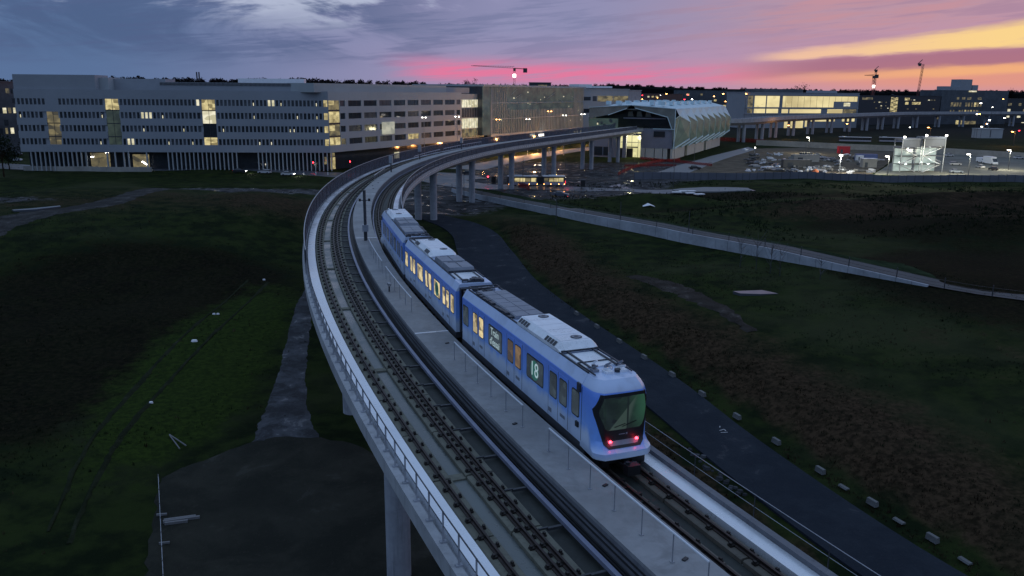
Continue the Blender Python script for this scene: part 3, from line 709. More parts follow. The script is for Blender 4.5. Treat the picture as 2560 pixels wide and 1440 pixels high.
# outer guard rail near the camera, tall mesh screens further on
def outer(s0, s1, u, base, h, step, nm='guard_rail', two=True):
    mb = MB(); k = int((s1 - s0) / 1.5); r1, r2 = (.030, .018) if u < 0 else (.014, .010)
    for i in range(k):
        a, b_ = s0 + (s1 - s0) * i / k, s0 + (s1 - s0) * (i + 1) / k
        mb.tube(vf(a, u, base + h), vf(b_, u, base + h), r1, 6)
        if two: mb.tube(vf(a, u, base + h * .55), vf(b_, u, base + h * .55), r2, 5)
    o = mb.build(nm, M['darksteel'] if u < 0 else M['galv'], via)
    s = s0
    while s <= s1:
        (MB().bar(vf(s, u, base), vf(s, u, base + h), .06, .09).rbox(vf(s, u, base + .03), (.24, .16, .06), -vth(s)) if u < 0 else MB().bar(vf(s, u, base), vf(s, u, base + h), .03, .03)).build('post', M['pier' if u < 0 else 'darksteel'], o); s += step
    return o
outer(-12, 46, -5.86, -0.05, 1.15, 1.55)
outer(-12, 60, 4.80, 0.05, 1.05, 3.6)
scr = MB()
def screens(s0, s1, u, v0, v1, pl=4.0, mat='screen'):
    root = sweep(rect(u - .04, u + .04, v1, v1 + .07), s0, s1, 2.0).build('screen_rail', M['galv'], via, fix=True)
    s = s0
    while s < s1 - .1:
        e = min(s + pl, s1)
        sweep(rect(u - .012, u + .012, v0, v1 - .002), s + .05, e - .05, 2.0).build('screen_panel', M[mat], root, fix=True)
        MB().bar(vf(s, u, v0 - .2), vf(s, u, v1), .09).build('post', M['darksteel'], root)
        s = e
screens(46, 350, -5.88, 0.10, 1.95)
sweep(rect(-5.91, -5.85, -0.05, .098), 46, 350, 3).build('screen_sill', M['girder'], via, fix=True)
screens(60, 346, 4.80, 0.07, 1.35, 4.0)
# white scupper brackets under the right cornice
sc_ = MB()
for s in np.arange(84, 300, 1.7): sc_.rbox(vf(s, 4.96, -.42), (.10, .42, .16), -vth(s))
tag(sc_.build('cornice_bracket', M['white'], via), kind='stuff')
# piers in pairs with flared heads
def pier(s, u, base_z, r=.78):
    p = vf(s, u); mb = MB(); rings = []
    for z, rr in ((base_z - 1.0, r), (ZT - 3.6, r), (ZT - 2.9, r * 1.05), (ZT - 2.34, r * 1.32)):
        rings.append([(p.x + math.cos(t) * rr, p.y + math.sin(t) * rr, z) for t in np.linspace(0, 2 * math.pi, 24, endpoint=False)])
    mb.loft(rings); mb.build('pier', M['pier'], via, smooth=True, fix=True)
for s in (-12.0, 23.5, 50, 88, 124, 159, 192, 224, 259, 298, 332):
    for u in (-2.35, 1.15):
        p = vf(s, u); pier(s, u, hz(p.x, p.y))

# masts and boxes on the walkway
m1 = thing('signal_mast', 'tall dark signal mast with camera arms standing on the walkway behind the train', 'mast', vf(56, -.1, .80), -vth(56))
MB().tube((0, 0, 0), (0, 0, .9), .17, 8).build('base', M['darksteel'], m1)
MB().bx(-.28, -.22, .9, .28, .22, 1.55).build('control_box', M['galv'], m1)
MB().tube((0, 0, 1.55), (0, 0, 4.9), .14, 8).build('pole', M['darksteel'], m1)
for k in (-1, 1):
    a = MB().bar((0, 0, 3.9), (k * .5, 0, 3.95), .07).build('arm', M['darksteel'], m1); MB().bx(k * .45 - .1, -.2, 3.85, k * .45 + .1, .2, 4.1).build('camera', M['black'], a)
for s, u, h, lab in ((126, -.3, 2.9, 'short pale equipment post on the walkway where the curve swings right'), (155, -.75, 3.0, 'round headed equipment post on the far walkway near the office corner'), (189, -.6, 2.8, 'slim equipment post on the far walkway before the glass building')):
    t = thing('equipment_post', lab, 'post', vf(s, u, .80), -vth(s), 'equipment posts on the viaduct walkway')
    MB().tube((0, 0, 0), (0, 0, h * .55), .12, 8).build('pole', M['darksteel'], t)
    MB().bx(-.32, -.25, h * .55, .32, .25, h).build('cabinet', M['galv'], t)
t = thing('line_camera', 'small camera on a short stand beside the walkway handrail', 'camera', vf(34.5, -.55, .80), -vth(34))
MB().tube((0, 0, 0), (0, 0, .45), .06, 6).build('stand', M['darksteel'], t); MB().bx(-.1, -.3, .45, .1, .2, .65).build('housing', M['galv'], t)
# ================================================================== metro train
def paint_mat():
    m = bpy.data.materials.new('train_livery'); m.use_nodes = True; n = NT(m.node_tree); b = m.node_tree.nodes['Principled BSDF']
    t = n.new('ShaderNodeTexCoord'); s_ = n.new('ShaderNodeSeparateXYZ'); n.l.new(t.outputs['Object'], s_.inputs[0])
    x, y, z = (X(n, s_.outputs[i]) for i in range(3))
    # pale lower body breaking up into blue through small square steps
    wn = n.new('ShaderNodeTexWhiteNoise', noise_dimensions='3D')
    cell = n.new('ShaderNodeVectorMath', operation='FLOOR'); sc2 = n.new('ShaderNodeVectorMath', operation='SCALE'); sc2.inputs['Scale'].default_value = 2.2
    n.l.new(t.outputs['Object'], sc2.inputs[0]); n.l.new(sc2.outputs[0], cell.inputs[0]); n.l.new(cell.outputs[0], wn.inputs[0])
    f = n.ss(z + (X(n, wn.outputs['Value']) - 0.5) * 0.22 + n.ss(x, 16.55, 17.0) * 0.62, 1.40, 1.95)
    blue = n.mix(n.ss(z, 1.6, 3.2), (0.205, 0.420, 0.95), (0.165, 0.335, 0.94))
    c_ = n.mix(f, (0.56, 0.67, 0.86), blue)
    c_ = n.mix(n.ss(z, 3.36, 3.40), c_, (0.50, 0.62, 0.86))
    g = n.noise(t.outputs['Object'], 1.3, 4); c_ = n.mix(n.ss(g, .45, .75) * 0.26, c_, (0.20, 0.22, 0.28))
    n.put(b.inputs['Base Color'], c_); b.inputs['Roughness'].default_value = 0.30; b.inputs['Coat Weight'].default_value = 0.3
    return m
M['livery'] = paint_mat()
M['roofpale'] = pbr('pale_train_roof', (0.76, 0.81, 0.88), 0.32, 0.1, 0.12, 0.8, 0.0, rvar=0.1)
M['roofgrey'] = pbr('grey_roof_unit', (0.22, 0.245, 0.30), 0.5, 0.2, 0.15, 1.2)
M['roofdark'] = pbr('dark_roof_gear', (0.05, 0.055, 0.07), 0.5, 0.3, 0.4, 3)
M['skirt'] = pbr('dark_skirt', (0.060, 0.066, 0.080), 0.5, 0, 0.2, 1)
M['seam'] = pbr('door_seam', (0.02, 0.025, 0.04), 0.6, 0, 0, 1)
M['tglass'] = lit_window('train_glass_dark', (0.035, 0.05, 0.060), (0.012, 0.016, 0.018), 1.0, 2.0)
M['twarm'] = lit_window('train_glass_lit', (0.80, 0.64, 0.32), (0.10, 0.075, 0.035), 1.0, 2.6, (0.30, 0.60))
M['tdim'] = lit_window('train_glass_dim', (0.20, 0.12, 0.05), (0.03, 0.022, 0.018), 1.0, 1.8)
M['tblue'] = pbr('train_glass_reflecting', (0.05, 0.075, 0.12), 0.12, 0, 0.3, 0.6)
M['cab'] = lit_window('cab_glass', (0.016, 0.038, 0.026), (0.002, 0.004, 0.004), 1.0, 2.6, (0.35, 0.65))
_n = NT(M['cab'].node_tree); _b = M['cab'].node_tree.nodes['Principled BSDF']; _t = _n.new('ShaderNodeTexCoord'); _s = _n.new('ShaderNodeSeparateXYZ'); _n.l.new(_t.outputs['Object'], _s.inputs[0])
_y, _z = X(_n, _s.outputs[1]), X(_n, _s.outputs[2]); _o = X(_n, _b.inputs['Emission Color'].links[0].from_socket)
_k = _n.ss(_y, .15, .95) * _n.ss(_z, 1.9, 2.6, .5, 1.0); _e = _n.mix(_k, _n.mix(.45, _o, (0, 0, 0)), (0.016, 0.062, 0.034))  # dim green interior and reflection put into the windscreen as glow
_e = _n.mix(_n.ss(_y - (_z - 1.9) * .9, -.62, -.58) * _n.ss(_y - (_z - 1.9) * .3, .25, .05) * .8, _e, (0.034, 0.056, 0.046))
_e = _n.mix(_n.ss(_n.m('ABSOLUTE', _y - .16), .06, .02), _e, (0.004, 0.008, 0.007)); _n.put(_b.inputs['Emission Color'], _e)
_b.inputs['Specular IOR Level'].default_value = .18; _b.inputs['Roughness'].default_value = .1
M['letter'] = lamp_mat('lit_lettering', (0.55, 0.70, 0.68), 0.42)
M['disc'] = lamp_mat('green_disc', (0.03, 0.13, 0.10), 0.5)
Lc = {}
def nose_front(z): return float(np.interp(z, [.5, .95, 1.05, 1.35, 3.05, 3.42, 3.58, 3.8], [.42, .38, .20, .02, 0, -.04, -.16, -.42]))
def plan(t):
    t = abs(t); return .05 * t * t + max(0, t - .74) / .26 * .30 + max(0, t - .93) / .07 * .12
def nose_w(z): return float(np.interp(z, [.5, .95, 1.3, 3.2, 3.55, 3.8], [1.30, 1.33, 1.25, 1.24, 1.12, .97]))
def face_x(L, y, z): return L + nose_front(z) - plan(y / 1.25)
def face_patch(L, outline, off, thick, name, mat, parent):
    bm = bmesh.new(); vs = [bm.verts.new((0, y, z)) for y, z in outline]; bm.faces.new(vs)
    for k in np.arange(-1.2, 1.21, .1):
        bmesh.ops.bisect_plane(bm, geom=bm.verts[:] + bm.edges[:] + bm.faces[:], plane_co=(0, k, 0), plane_no=(0, 1, 0))
    for k in np.arange(.6, 3.5, .15):
        bmesh.ops.bisect_plane(bm, geom=bm.verts[:] + bm.edges[:] + bm.faces[:], plane_co=(0, 0, k), plane_no=(0, 0, 1))
    for v in bm.verts: v.co.x = face_x(L, v.co.y, v.co.z) + off
    r = bmesh.ops.extrude_face_region(bm, geom=bm.faces[:])
    for v in [g for g in r['geom'] if isinstance(g, bmesh.types.BMVert)]: v.co.x -= thick
    bmesh.ops.recalc_face_normals(bm, faces=bm.faces)
    me = bpy.data.meshes.new(name); bm.to_mesh(me); bm.free(); me.materials.append(mat)
    me.polygons.foreach_set('use_smooth', [True] * len(me.polygons))
    try: me.set_sharp_from_angle(angle=math.radians(40))
    except Exception: pass
    return obj(name, me, parent)
def rounded(x0, z0, x1, z1, r=.1, n_=3):
    out = []
    for cx, cz, a0 in ((x1 - r, z1 - r, 0), (x0 + r, z1 - r, 90), (x0 + r, z0 + r, 180), (x1 - r, z0 + r, 270)):
        for i in range(n_ + 1):
            a = math.radians(a0 + 90 * i / n_); out.append((cx + r * math.cos(a), cz + r * math.sin(a)))
    return out
def side_plate(name, x0, z0, x1, z1, mat, parent, side=-1, off=.012, r=.1, thick=.03):
    mb = MB(); pts = rounded(x0, z0, x1, z1, r); n_ = len(pts); yo, yi = side * (1.25 + off), side * (1.25 + off - thick)
    mb.add([(x, yo, z) for x, z in pts] + [(x, yi, z) for x, z in pts], [tuple(range(n_)), tuple(range(2 * n_ - 1, n_ - 1, -1))] + [(i, i + n_, (i + 1) % n_ + n_, (i + 1) % n_) for i in range(n_)])
    return mb.build(name, mat, parent, fix=True)
def text(s, size, loc, rot, mat, parent, name='lettering', align='CENTER'):
    cu = bpy.data.curves.new(name, 'FONT'); cu.body = s; cu.size = size; cu.extrude = 0.004; cu.align_x = align; cu.align_y = 'CENTER'; cu.space_line = .95
    cu.materials.append(mat); t_ = bpy.data.objects.new(name + '_curve', cu); COL.objects.link(t_)
    bpy.context.view_layer.update()
    me = bpy.data.meshes.new_from_object(t_.evaluated_get(bpy.context.evaluated_depsgraph_get())); bpy.data.objects.remove(t_)
    me.name = name; return obj(name, me, parent, loc, rot=rot)
def body_ring(x, k=1.0): return [(x, y * k, z) for y, z in ((-1.25, .85), (-1.25, 3.35), (-.98, 3.80), (.98, 3.80), (1.25, 3.35), (1.25, .85))]
def car(root, s0, s1, L, nose, lights, wins, doors, roof):
    """local x runs from the end at s0 (rear) towards s1, visible side is -y"""
    a, b_ = vf(s0, 2.62, 0), vf(s1, 2.62, 0); d = b_ - a
    body = MB(); xe = L - 1.35 if nose else L
    body.loft([body_ring(0.28), body_ring(xe)])
    if nose:
        rings = []
        for z in (.70, .85, .95, 1.05, 1.2, 1.35, 1.8, 2.3, 2.8, 3.1, 3.35, 3.48, 3.62, 3.72, 3.80):
            w = nose_w(z); fr = nose_front(z); ys = (-1, -.93, -.86, -.74, -.5, -.25, 0, .25, .5, .74, .86, .93, 1)
            rr = [(xe - .01, -1.25 if z <= 3.35 else -max(.98, w), z)]
            for t in ys: rr.append((L + fr - plan(t), t * w, z))
            rr.append((xe - .01, 1.25 if z <= 3.35 else max(.98, w), z)); rings.append(rr)
        body.loft(rings)
    c_ = body.build('car', M['livery'], root, smooth=True, loc=a - root.location, rz=math.atan2(d.y, d.x), fix=True)
    MB().bx(.15, -1.235, .45, L - (1.0 if nose else .15), 1.235, .85).build('skirt', M['skirt'], c_)
    MB().bx(-.25, -1.02, .9, .278, 1.02, 3.6).build('gangway', M['black'], c_)
    if not nose: MB().bx(L + .002, -1.02, .9, L + .45, 1.02, 3.6).build('gangway', M['black'], c_)
    for bx_ in (2.6, L - 3.6):
        bg = MB().bx(bx_ - 1.2, -.95, .25, bx_ + 1.2, .95, .449)
        for wx in (-.8, .8):
            for wy in (-.72, .60): bg.tube((bx_ + wx, wy, .40), (bx_ + wx, wy + .12, .40), .38, 14)
        bg.build('bogie', M['black'], c_)
    MB().bx(5.5, -1.0, .30, L - 6, 1.0, .449).build('underfloor_box', M['skirt'], c_)
    for x0, x1, mt, kind in wins:
        for sd in (-1, 1):
            w = side_plate('window_frame', x0 - .05, 1.83, x1 + .05, 3.00, M['black'], c_, sd, .008, .14)
            g = side_plate('window', x0, 1.89, x1, 2.94, M[mt], c_, sd, .016, .10)
            if sd == -1 and kind == 'essai':
                text("Train\nd'essai", .56, ((x0 + x1) / 2, -1.285, 2.42), (math.pi / 2, 0, 0), M['letter'], c_)
            if sd == -1 and kind == '18':
                MB().tube(((x0 + x1) / 2, -1.262, 2.40), ((x0 + x1) / 2, -1.276, 2.40), .47, 24).build('route_disc', M['disc'], c_)
                text("18", .98, ((x0 + x1) / 2, -1.285, 2.42), (math.pi / 2, 0, 0), M['letter'], c_)
            if sd == -1 and kind == '18g':
                MB().tube(((x0 + x1) / 2, -1.262, 2.40), ((x0 + x1) / 2, -1.276, 2.40), .47, 24).build('route_disc', M['disc'], c_)
                text("18", .72, ((x0 + x1) / 2, -1.285, 2.42), (math.pi / 2, 0, 0), M['seam'], c_)
    for x0, x1, mt in doors:
        xm = (x0 + x1) / 2
        for sd in (-1, 1):
            for q0, q1 in ((x0 - .12, xm - .015), (xm + .015, x1 + .12)):
                dl = side_plate('door_leaf', q0, .90, q1, 3.16, M['livery'], c_, sd, .006, .02)
                side_plate('door_surround', q0 + .10, 1.83, q1 - .10, 3.00, M['black'], c_, sd, .010, .12)
                side_plate('door_window', q0 + .15, 1.88, q1 - .15, 2.95, M[mt], c_, sd, .018, .09)
            sm = MB()
            for xx in (x0 - .14, xm - .012, x1 + .122): sm.bx(xx, sd * 1.25, .9, xx + .02, sd * 1.2585, 3.18)
            sm.build('door_seam', M['seam'], c_)
            MB().bx(x0 - .1, sd * 1.252, 1.05, x0 + .25, sd * 1.257, 1.25).bx(xm + .25, sd * 1.263, 1.25, xm + .75, sd * 1.268, 1.40).build('door_notice', M['roofgrey'], c_)
    # roof
    for y in (-.92, .92): MB().bx(.5, y - .03, 3.801, L - 1.4, y + .03, 3.87).build('roof_rail', M['roofdark'], c_)
    for typ, x0, x1 in roof:
        if typ == 'plate':
            MB().bx(x0, -.80, 3.801, x1, .80, 3.85).build('roof_plate', M['roofpale'], c_)
            rr = MB()
            for y in (-.62, .62): rr.bx(x0 - .2, y - .035, 3.851, x1 + .2, y + .035, 3.92)
            rr.bx(x0 - .25, -.9, 3.875, x0 - .15, .9, 3.95).build('roof_rack', M['roofdark'], c_)
        elif typ == 'hvac':
            p = [(-.98, 3.83), (-.98, 3.98), (-.74, 4.22), (.74, 4.22), (.98, 3.98), (.98, 3.83)]
            h = MB().loft([[(x0 + .25, y * .92, 3.83 + (z - 3.83) * .35) for y, z in p], [(x0 + .5, y, z) for y, z in p], [(x1 - .35, y, z) for y, z in p], [(x1, y * .95, 3.83 + (z - 3.83) * .3) for y, z in p]]).build('air_conditioner', M['roofpale'], c_, fix=True)
            lid = MB()
            for k in np.linspace(x0 + .6, x1 - .5, 6)[:-1]: lid.bx(k + .02, -.71, 4.221, k + (x1 - x0 - 1.1) / 5 - .03, .71, 4.236)
            lid.build('lid', M['roofpale'], c_)
            for fx in (x0 + .95, x1 - .85):
                f_ = MB().tube((fx, .22, 4.237), (fx, .22, 4.26), .27, 20).tube((fx, .22, 4.26), (fx, .22, 4.275), .11, 12); f_.build('fan', M['roofdark'], c_)
                MB().tube((fx, .22, 4.262), (fx, .22, 4.268), .21, 20).build('fan_grille', M['roofgrey'], c_)
            for g0 in (x0 + .6, x1 - 1.75):
                for k in range(4):
                    xg = g0 + k * .30; MB().add([(xg, -.985, 4.0), (xg + .24, -.985, 4.0), (xg + .24, -.80, 4.178), (xg, -.80, 4.178)], [(0, 1, 2, 3)]).build('vent', M['roofdark'], c_)
        elif typ == 'panels':
            MB().bx(x0, -.72, 3.83, x1, .86, 3.96).build('inverter_box', M['roofgrey'], c_)
            k = int((x1 - x0) / .82)
            for i in range(k):
                xa = x0 + (x1 - x0) * i / k
                for y0, y1 in ((-.66, .06), (.10, .82)): MB().bx(xa + .03, y0, 3.961, xa + (x1 - x0) / k - .03, y1, 3.985).build('cover_panel', M['roofgrey'], c_)
            g = MB(); random.seed(int(x0 * 10))
            xx = x0 + .1
            while xx < x1 - .4: w = random.uniform(.25, .6); g.bx(xx, -.95, 3.81, xx + w, -.74, 3.88 + random.uniform(0, .12)); xx += w + random.uniform(.08, .3)
            g.build('roof_gear', M['roofdark'], c_)
        elif typ == 'boxes':
            k = 2
            for i in range(k):
                xa, xb = x0 + (x1 - x0) * i / k + .06, x0 + (x1 - x0) * (i + 1) / k - .06
                MB().loft([[(xa, -.85, 3.83), (xa, .85, 3.83), (xb, .85, 3.83), (xb, -.85, 3.83)], [(xa + .12, -.78, 4.12), (xa + .12, .78, 4.12), (xb - .12, .78, 4.12), (xb - .12, -.78, 4.12)]]).build('equipment_box', M['roofgrey'], c_, fix=True)
                MB().bx(xa + .2, -.02, 4.121, xb - .2, .02, 4.14).bx(xa + .2, -.5, 4.121, xa + .24, .5, 4.135).build('lid_seam', M['roofdark'], c_)
        elif typ == 'gear':
            g = MB(); random.seed(int(x0 * 10) + 3)
            for _ in range(10):
                gx_, gy_ = random.uniform(x0, x1 - .3), random.uniform(-.85, .6); g.bx(gx_, gy_, 3.81, gx_ + random.uniform(.12, .5), gy_ + random.uniform(.1, .4), 3.86 + random.uniform(0, .16))
            g.build('roof_gear', M['roofdark'], c_)
            g = MB()
            for _ in range(4):
                gx_, gy_ = random.uniform(x0, x1 - .3), random.uniform(-.85, .6); g.bx(gx_, gy_, 3.81, gx_ + .3, gy_ + .25, 3.93)
            g.build('roof_gear', M['roofgrey'], c_)
    # end frames + aerials
    MB().bar((.3, -.85, 3.95), (.3, .85, 3.95), .06).bar((.9, -.85, 3.95), (.9, .85, 3.95), .06).bar((.3, -.85, 3.95), (.9, -.85, 3.95), .06).bar((.3, .85, 3.95), (.9, .85, 3.95), .06).build('roof_frame', M['roofdark'], c_)
    if nose:
        for k, (x, y, w) in enumerate(((L - 1.75, -.70, .34), (L - 1.45, -.30, .42), (L - 1.9, .05, .30), (L - 1.5, .35, .44), (L - 1.95, .62, .3), (L - 2.3, -.35, .26))):
            g = MB().bx(x, y, 3.80, x + w, y + w * .8, 3.90).bar((x + w * .2, y + .05, 3.92), (x + w * .9, y + w * .6, 4.06), .08); g.build('aerial', M['roofpale' if k % 2 else 'roofgrey'], c_)
        MB().tube((L - 1.75, -.52, 3.9), (L - 1.75, -.52, 4.02), .09, 10).tube((L - 1.2, .30, 3.82), (L - 1.2, .30, 3.93), .13, 12).build('horn', M['roofdark'], c_)
        MB().bx(L - 2.6, -.86, 3.84, L - .95, -.82, 3.90).bx(L - 2.6, .82, 3.84, L - .95, .86, 3.90).bx(L - 2.6, -.86, 3.84, L - 2.56, .86, 3.9).build('roof_frame', M['roofdark'], c_)
        mask = [(-1.00, 3.32), (-1.225, 2.66), (-1.19, 2.40), (-.90, 1.25), (-.72, 1.08), (.72, 1.08), (.90, 1.25), (1.19, 2.40), (1.225, 2.66), (1.00, 3.32)]
        face_patch(L, mask, .030, .08, 'front_mask', M['black'], c_)
        gl = [(-.90, 3.19), (-1.06, 2.64), (-1.04, 2.44), (-.84, 1.92), (-.72, 1.82), (.72, 1.82), (.84, 1.92), (1.04, 2.44), (1.06, 2.64), (.90, 3.19)]
        face_patch(L, gl, .042, .02, 'windscreen', M['cab'], c_)
        face_patch(L, [(-.72, 1.42), (-.74, 1.36), (-.60, 1.19), (.60, 1.19), (.74, 1.36), (.72, 1.42), (.55, 1.36), (-.55, 1.36)], .042, .02, 'lamp_strip', M['roofgrey'], c_)
        for y in (-.60, .60):
            hx = face_x(L, y, 1.33); hl = MB().tube((hx - .02, y, 1.33), (hx + .065, y, 1.33), .065, 14).build('tail_lamp', M['red_lamp' if lights else 'black'], c_)
            if lights: point((hx + .22, y, 1.33), 1.3, (1, .03, .06), .06, c_)
        wp = MB().bar((face_x(L, -.1, 1.98) + .08, -.1, 1.95), (face_x(L, .5, 2.1) + .07, .55, 2.12), .025).bar((face_x(L, -.4, 1.98) + .08, -.45, 1.95), (face_x(L, .1, 2.1) + .07, .05, 2.06), .025); wp.build('wiper', M['black'], c_)
        MB().bx(face_x(L, 0, 1.62) + .034, -.22, 1.60, face_x(L, 0, 1.62) + .044, .06, 1.63).bx(face_x(L, .1, 1.62) + .034, .10, 1.575, face_x(L, .1, 1.62) + .046, .17, 1.66).build('front_emblem', M['roofgrey'], c_)
        MB().bx(L - 1.62, -1.34, 3.05, L - 1.36, -1.262, 3.42).build('side_camera', M['roofdark'], c_)
        MB().bx(L - 1.62, 1.262, 3.05, L - 1.36, 1.34, 3.42).build('side_camera', M['roofdark'], c_)
        MB().bx(L - 1.72, -1.33, 1.45, L - 1.50, -1.256, 1.68).build('door_handle', M['black'], c_)
        MB().bx(L - 1.30, -1.262, .95, L - 1.285, -1.2, 3.3).build('panel_seam', M['seam'], c_)
        MB().bx(L - 1.9, -.95, .38, L + .05, .95, .69).bx(L - 1.6, -1.18, .55, L + .1, 1.18, .69).build('underframe', M['black'], c_)
        cp = MB().bar((L - .3, 0, .50), (L + .75, 0, .42), .20).bx(L + .62, -.28, .22, L + 1.02, .28, .62).tube((L + .75, -.15, .62), (L + .75, -.15, .70), .10, 8).bar((L + .2, -.3, .5), (L + .8, -.2, .5), .06).bar((L + .2, .3, .5), (L + .8, .2, .5), .06)
        cp.build('coupler', M['black'], c_)
        MB().bx(L - .45, .55, .18, L - .05, 1.1, .55).bx(L - .45, -1.1, .18, L - .05, -.55, .55).build('guard_bracket', M['black'], c_)
    return c_
tr = thing('metro_train', 'blue and white three car metro train marked 18 with two red tail lamps', 'train', vf(22, 2.62, 0))
car(tr, 21.8, 4.5, 17.3, True, True,
    [(.45, 1.35, 'tglass', ''), (4.8, 6.75, 'tglass', 'essai'), (10.15, 12.05, 'tglass', '18'), (15.1, 15.75, 'tglass', '')],
    [(2.25, 3.95, 'twarm'), (7.6, 9.4, 'tdim'), (12.8, 14.6, 'tglass')],
    [('gear', .4, 1.6), ('panels', 1.8, 7.3), ('hvac', 7.7, 13.2), ('plate', 13.4, 15.3)])
car(tr, 39.0, 22.6, 16.0, False, False,
    [(.45, 1.35, 'twarm', ''), (5.0, 6.7, 'twarm', ''), (10.3, 11.9, 'twarm', '18g'), (14.8, 15.5, 'twarm', '')],
    [(2.4, 4.1, 'twarm'), (7.6, 9.4, 'twarm'), (12.7, 14.3, 'twarm')],
    [('plate', .6, 1.8), ('hvac', 2.2, 7.8), ('boxes', 8.6, 12.9), ('plate', 13.1, 14.9), ('gear', 15.0, 15.8)])
car(tr, 39.4, 55.6, 16.2, True, False,
    [(.45, 1.35, 'tblue', ''), (4.6, 6.2, 'tblue', ''), (9.6, 11.2, 'tblue', ''), (13.6, 14.3, 'tblue', '')],
    [(2.1, 3.8, 'tblue'), (6.9, 8.7, 'tblue'), (11.8, 13.2, 'tblue')],
    [('gear', .5, 1.5), ('panels', 1.8, 5.0), ('boxes', 5.2, 9.0), ('hvac', 9.4, 13.8)])
# ================================================================== office building
def xy(px, depth, py=300): p = dp(px, py, depth); return Vector((p.x, p.y))
def a_at(px, o, d, py=300):
    r = ray(px, py); r = Vector((r.x, r.y)); cr_ = lambda a, b_: a.x * b_.y - a.y * b_.x
    return -cr_(o, r) / cr_(d, r)
def depth_of(p, z=10): return Vector((p.x, p.y, z - CAM_H)).dot(fw)
C0, CL, C1 = xy(822, 288), xy(42, 280), xy(1154, 367)
off = thing('office_building', 'long pale office block with rows of small windows, lit stair columns and finned ground floor', 'building', (C0.x, C0.y, 0))
dL = (CL - C0).normalized(); LL = (CL - C0).length; thL = math.atan2(dL.y, dL.x)
dR = (C1 - C0).normalized(); LR = (C1 - C0).length; thR = math.atan2(dR.y, dR.x)
def aL(px): return a_at(px, C0, dL)
def aR(px): return a_at(px, C0, dR)
rows = [(22.45, 24.5), (18.0, 20.1), (13.5, 15.6), (9.0, 11.1)]
band = [(6.5, 9.0), (11.1, 13.5), (15.6, 18.0), (20.1, 22.45), (24.5, 27.6)]
def unit_box(name, mat, sx, sy, sz):
    b_ = MB().bx(-sx / 2, -sy / 2, -sz / 2, sx / 2, sy / 2, sz / 2); me = bpy.data.meshes.new(name); me.from_pydata(b_.v, [], b_.f); me.materials.append(mat); return me
def place(me, name, parent, th, x, y, z, sx=1, sy=1, sz=1):
    ca, sa = math.cos(th), math.sin(th)
    return obj(name, me, parent, (x * ca - y * sa, x * sa + y * ca, z), rz=th, scale=(sx, sy, sz) if (sx, sy, sz) != (1, 1, 1) else None)
gl_cols = [(aL(540), aL(506), 4), (aL(301), aL(266), 4), (aL(150), aL(117), 3)]
cuts = [0.0] + [v for a, b_, k in gl_cols for v in (a, b_)] + [LL]
MB().bx(0.6, -22, 6.5, LL, -.46, 27.3).build('core', M['facade'], off, rz=thL)
for z0, z1 in band:
    for i in range(0, len(cuts), 2):
        a, b_ = cuts[i], cuts[i + 1]
        MB().bx(a + .0, -.45, z0, b_, 0, z1).build('wall_band', M['facade'], off, rz=thL)
    if z0 in (6.5, 24.5):
        for a, b_, k in gl_cols: MB().bx(a, -.45, z0, b_, -.003, z1).build('wall_band', M['facade'], off, rz=thL)
# short missing piece over the three storey column
a, b_, k = gl_cols[2]; MB().bx(a, -.45, 20.1, b_, -.002, 24.5).build('wall_band', M['facade'], off, rz=thL)
wm = {k: unit_box('window', M[k], .86, .08, 2.04) for k in ('glass', 'glass2', 'white_win', 'warm_win', 'dim_win')}
random.seed(11); pitch = (aL(52) - aL(812)) / 76
lit = {(0, aL(498)): 'w', }
litpx = {0: [(672, 676), (680, 684), (490, 493), (500, 503)], 1: [(355, 364), (366, 377)], 2: [], 3: [(306, 312), (316, 321)]}
slim = {0: [633, 702, 795], 1: [52, 254, 400, 635, 744, 793], 2: [355, 453, 552, 725, 735, 795], 3: [241, 416, 475, 637, 675]}
wk = 0
for r, (z0, z1) in enumerate(rows):
    pm = MB(); edge = [aL(812)]
    for i in range(77):
        a = aL(812) + i * pitch; col = None
        if any(g0 - .5 < a < g1 + .5 and (k == 4 or r > 0) for g0, g1, k in gl_cols):
            pm.bx(a - pitch / 2, -.40, z0, a + pitch / 2, -.30, z1); continue
        pm.bx(a + .44, -.449, z0, a + pitch - .44, -.01, z1)
        px = 822 - a / LL * 780
        k = random.choice(['glass', 'glass', 'glass', 'glass2', 'glass', 'glass2'])
        if any(p0 - 4 <= px <= p1 + 4 for p0, p1 in litpx[r]): k = 'white_win'
        place(wm[k], 'window', off, thL, a, -.30, (z0 + z1) / 2)
        if any(abs(px - s_) < 5 for s_ in slim[r]): MB().bx(a - .12, -.24, z0 + .1, a + .16, -.2, z0 + 1.1).build('window_light', M['white_win'], off, rz=thL)
    pm.bx(0.0, -.449, z0, aL(820), -.01, z1)
    tag(pm.build('window_piers', M['facade'], off, rz=thL), kind='stuff')
# glass columns
colm = [['warm_win', 'white_win', 'glass', 'warm_win'], ['warm_win', 'green_win', 'green_win', 'green_win'], [None, 'dim_win', 'dim_win', 'dim_win']]
for (a, b_, k), ms in zip(gl_cols, colm):
    for (z0, z1), m_ in zip(rows, ms):
        if m_ is None: continue
        MB().bx(a + .1, -.35, z0 - 1.6, b_ - .1, -.28, z1 + .5).build('stair_window', M[m_], off, rz=thL)
        MB().bx(a, -.30, z1 + .5, b_, -.1, z1 + .8).build('floor_edge', M['darksteel'], off, rz=thL)
        MB().bx((a + b_) / 2 - .06, -.27, z0 - 1.6, (a + b_) / 2 + .06, -.18, z1 + .5).build('mullion', M['darksteel'], off, rz=thL)
# corner glazing on both faces
for (z0, z1), m_ in zip(rows, ('warm_win', 'warm_win', 'warm_win', 'warm_win')):
    MB().bx(.3, -.02, z0 - .1, aL(812) + .2, .012, z1 + .1).build('corner_window', M['warm_win'], off, rz=thL)
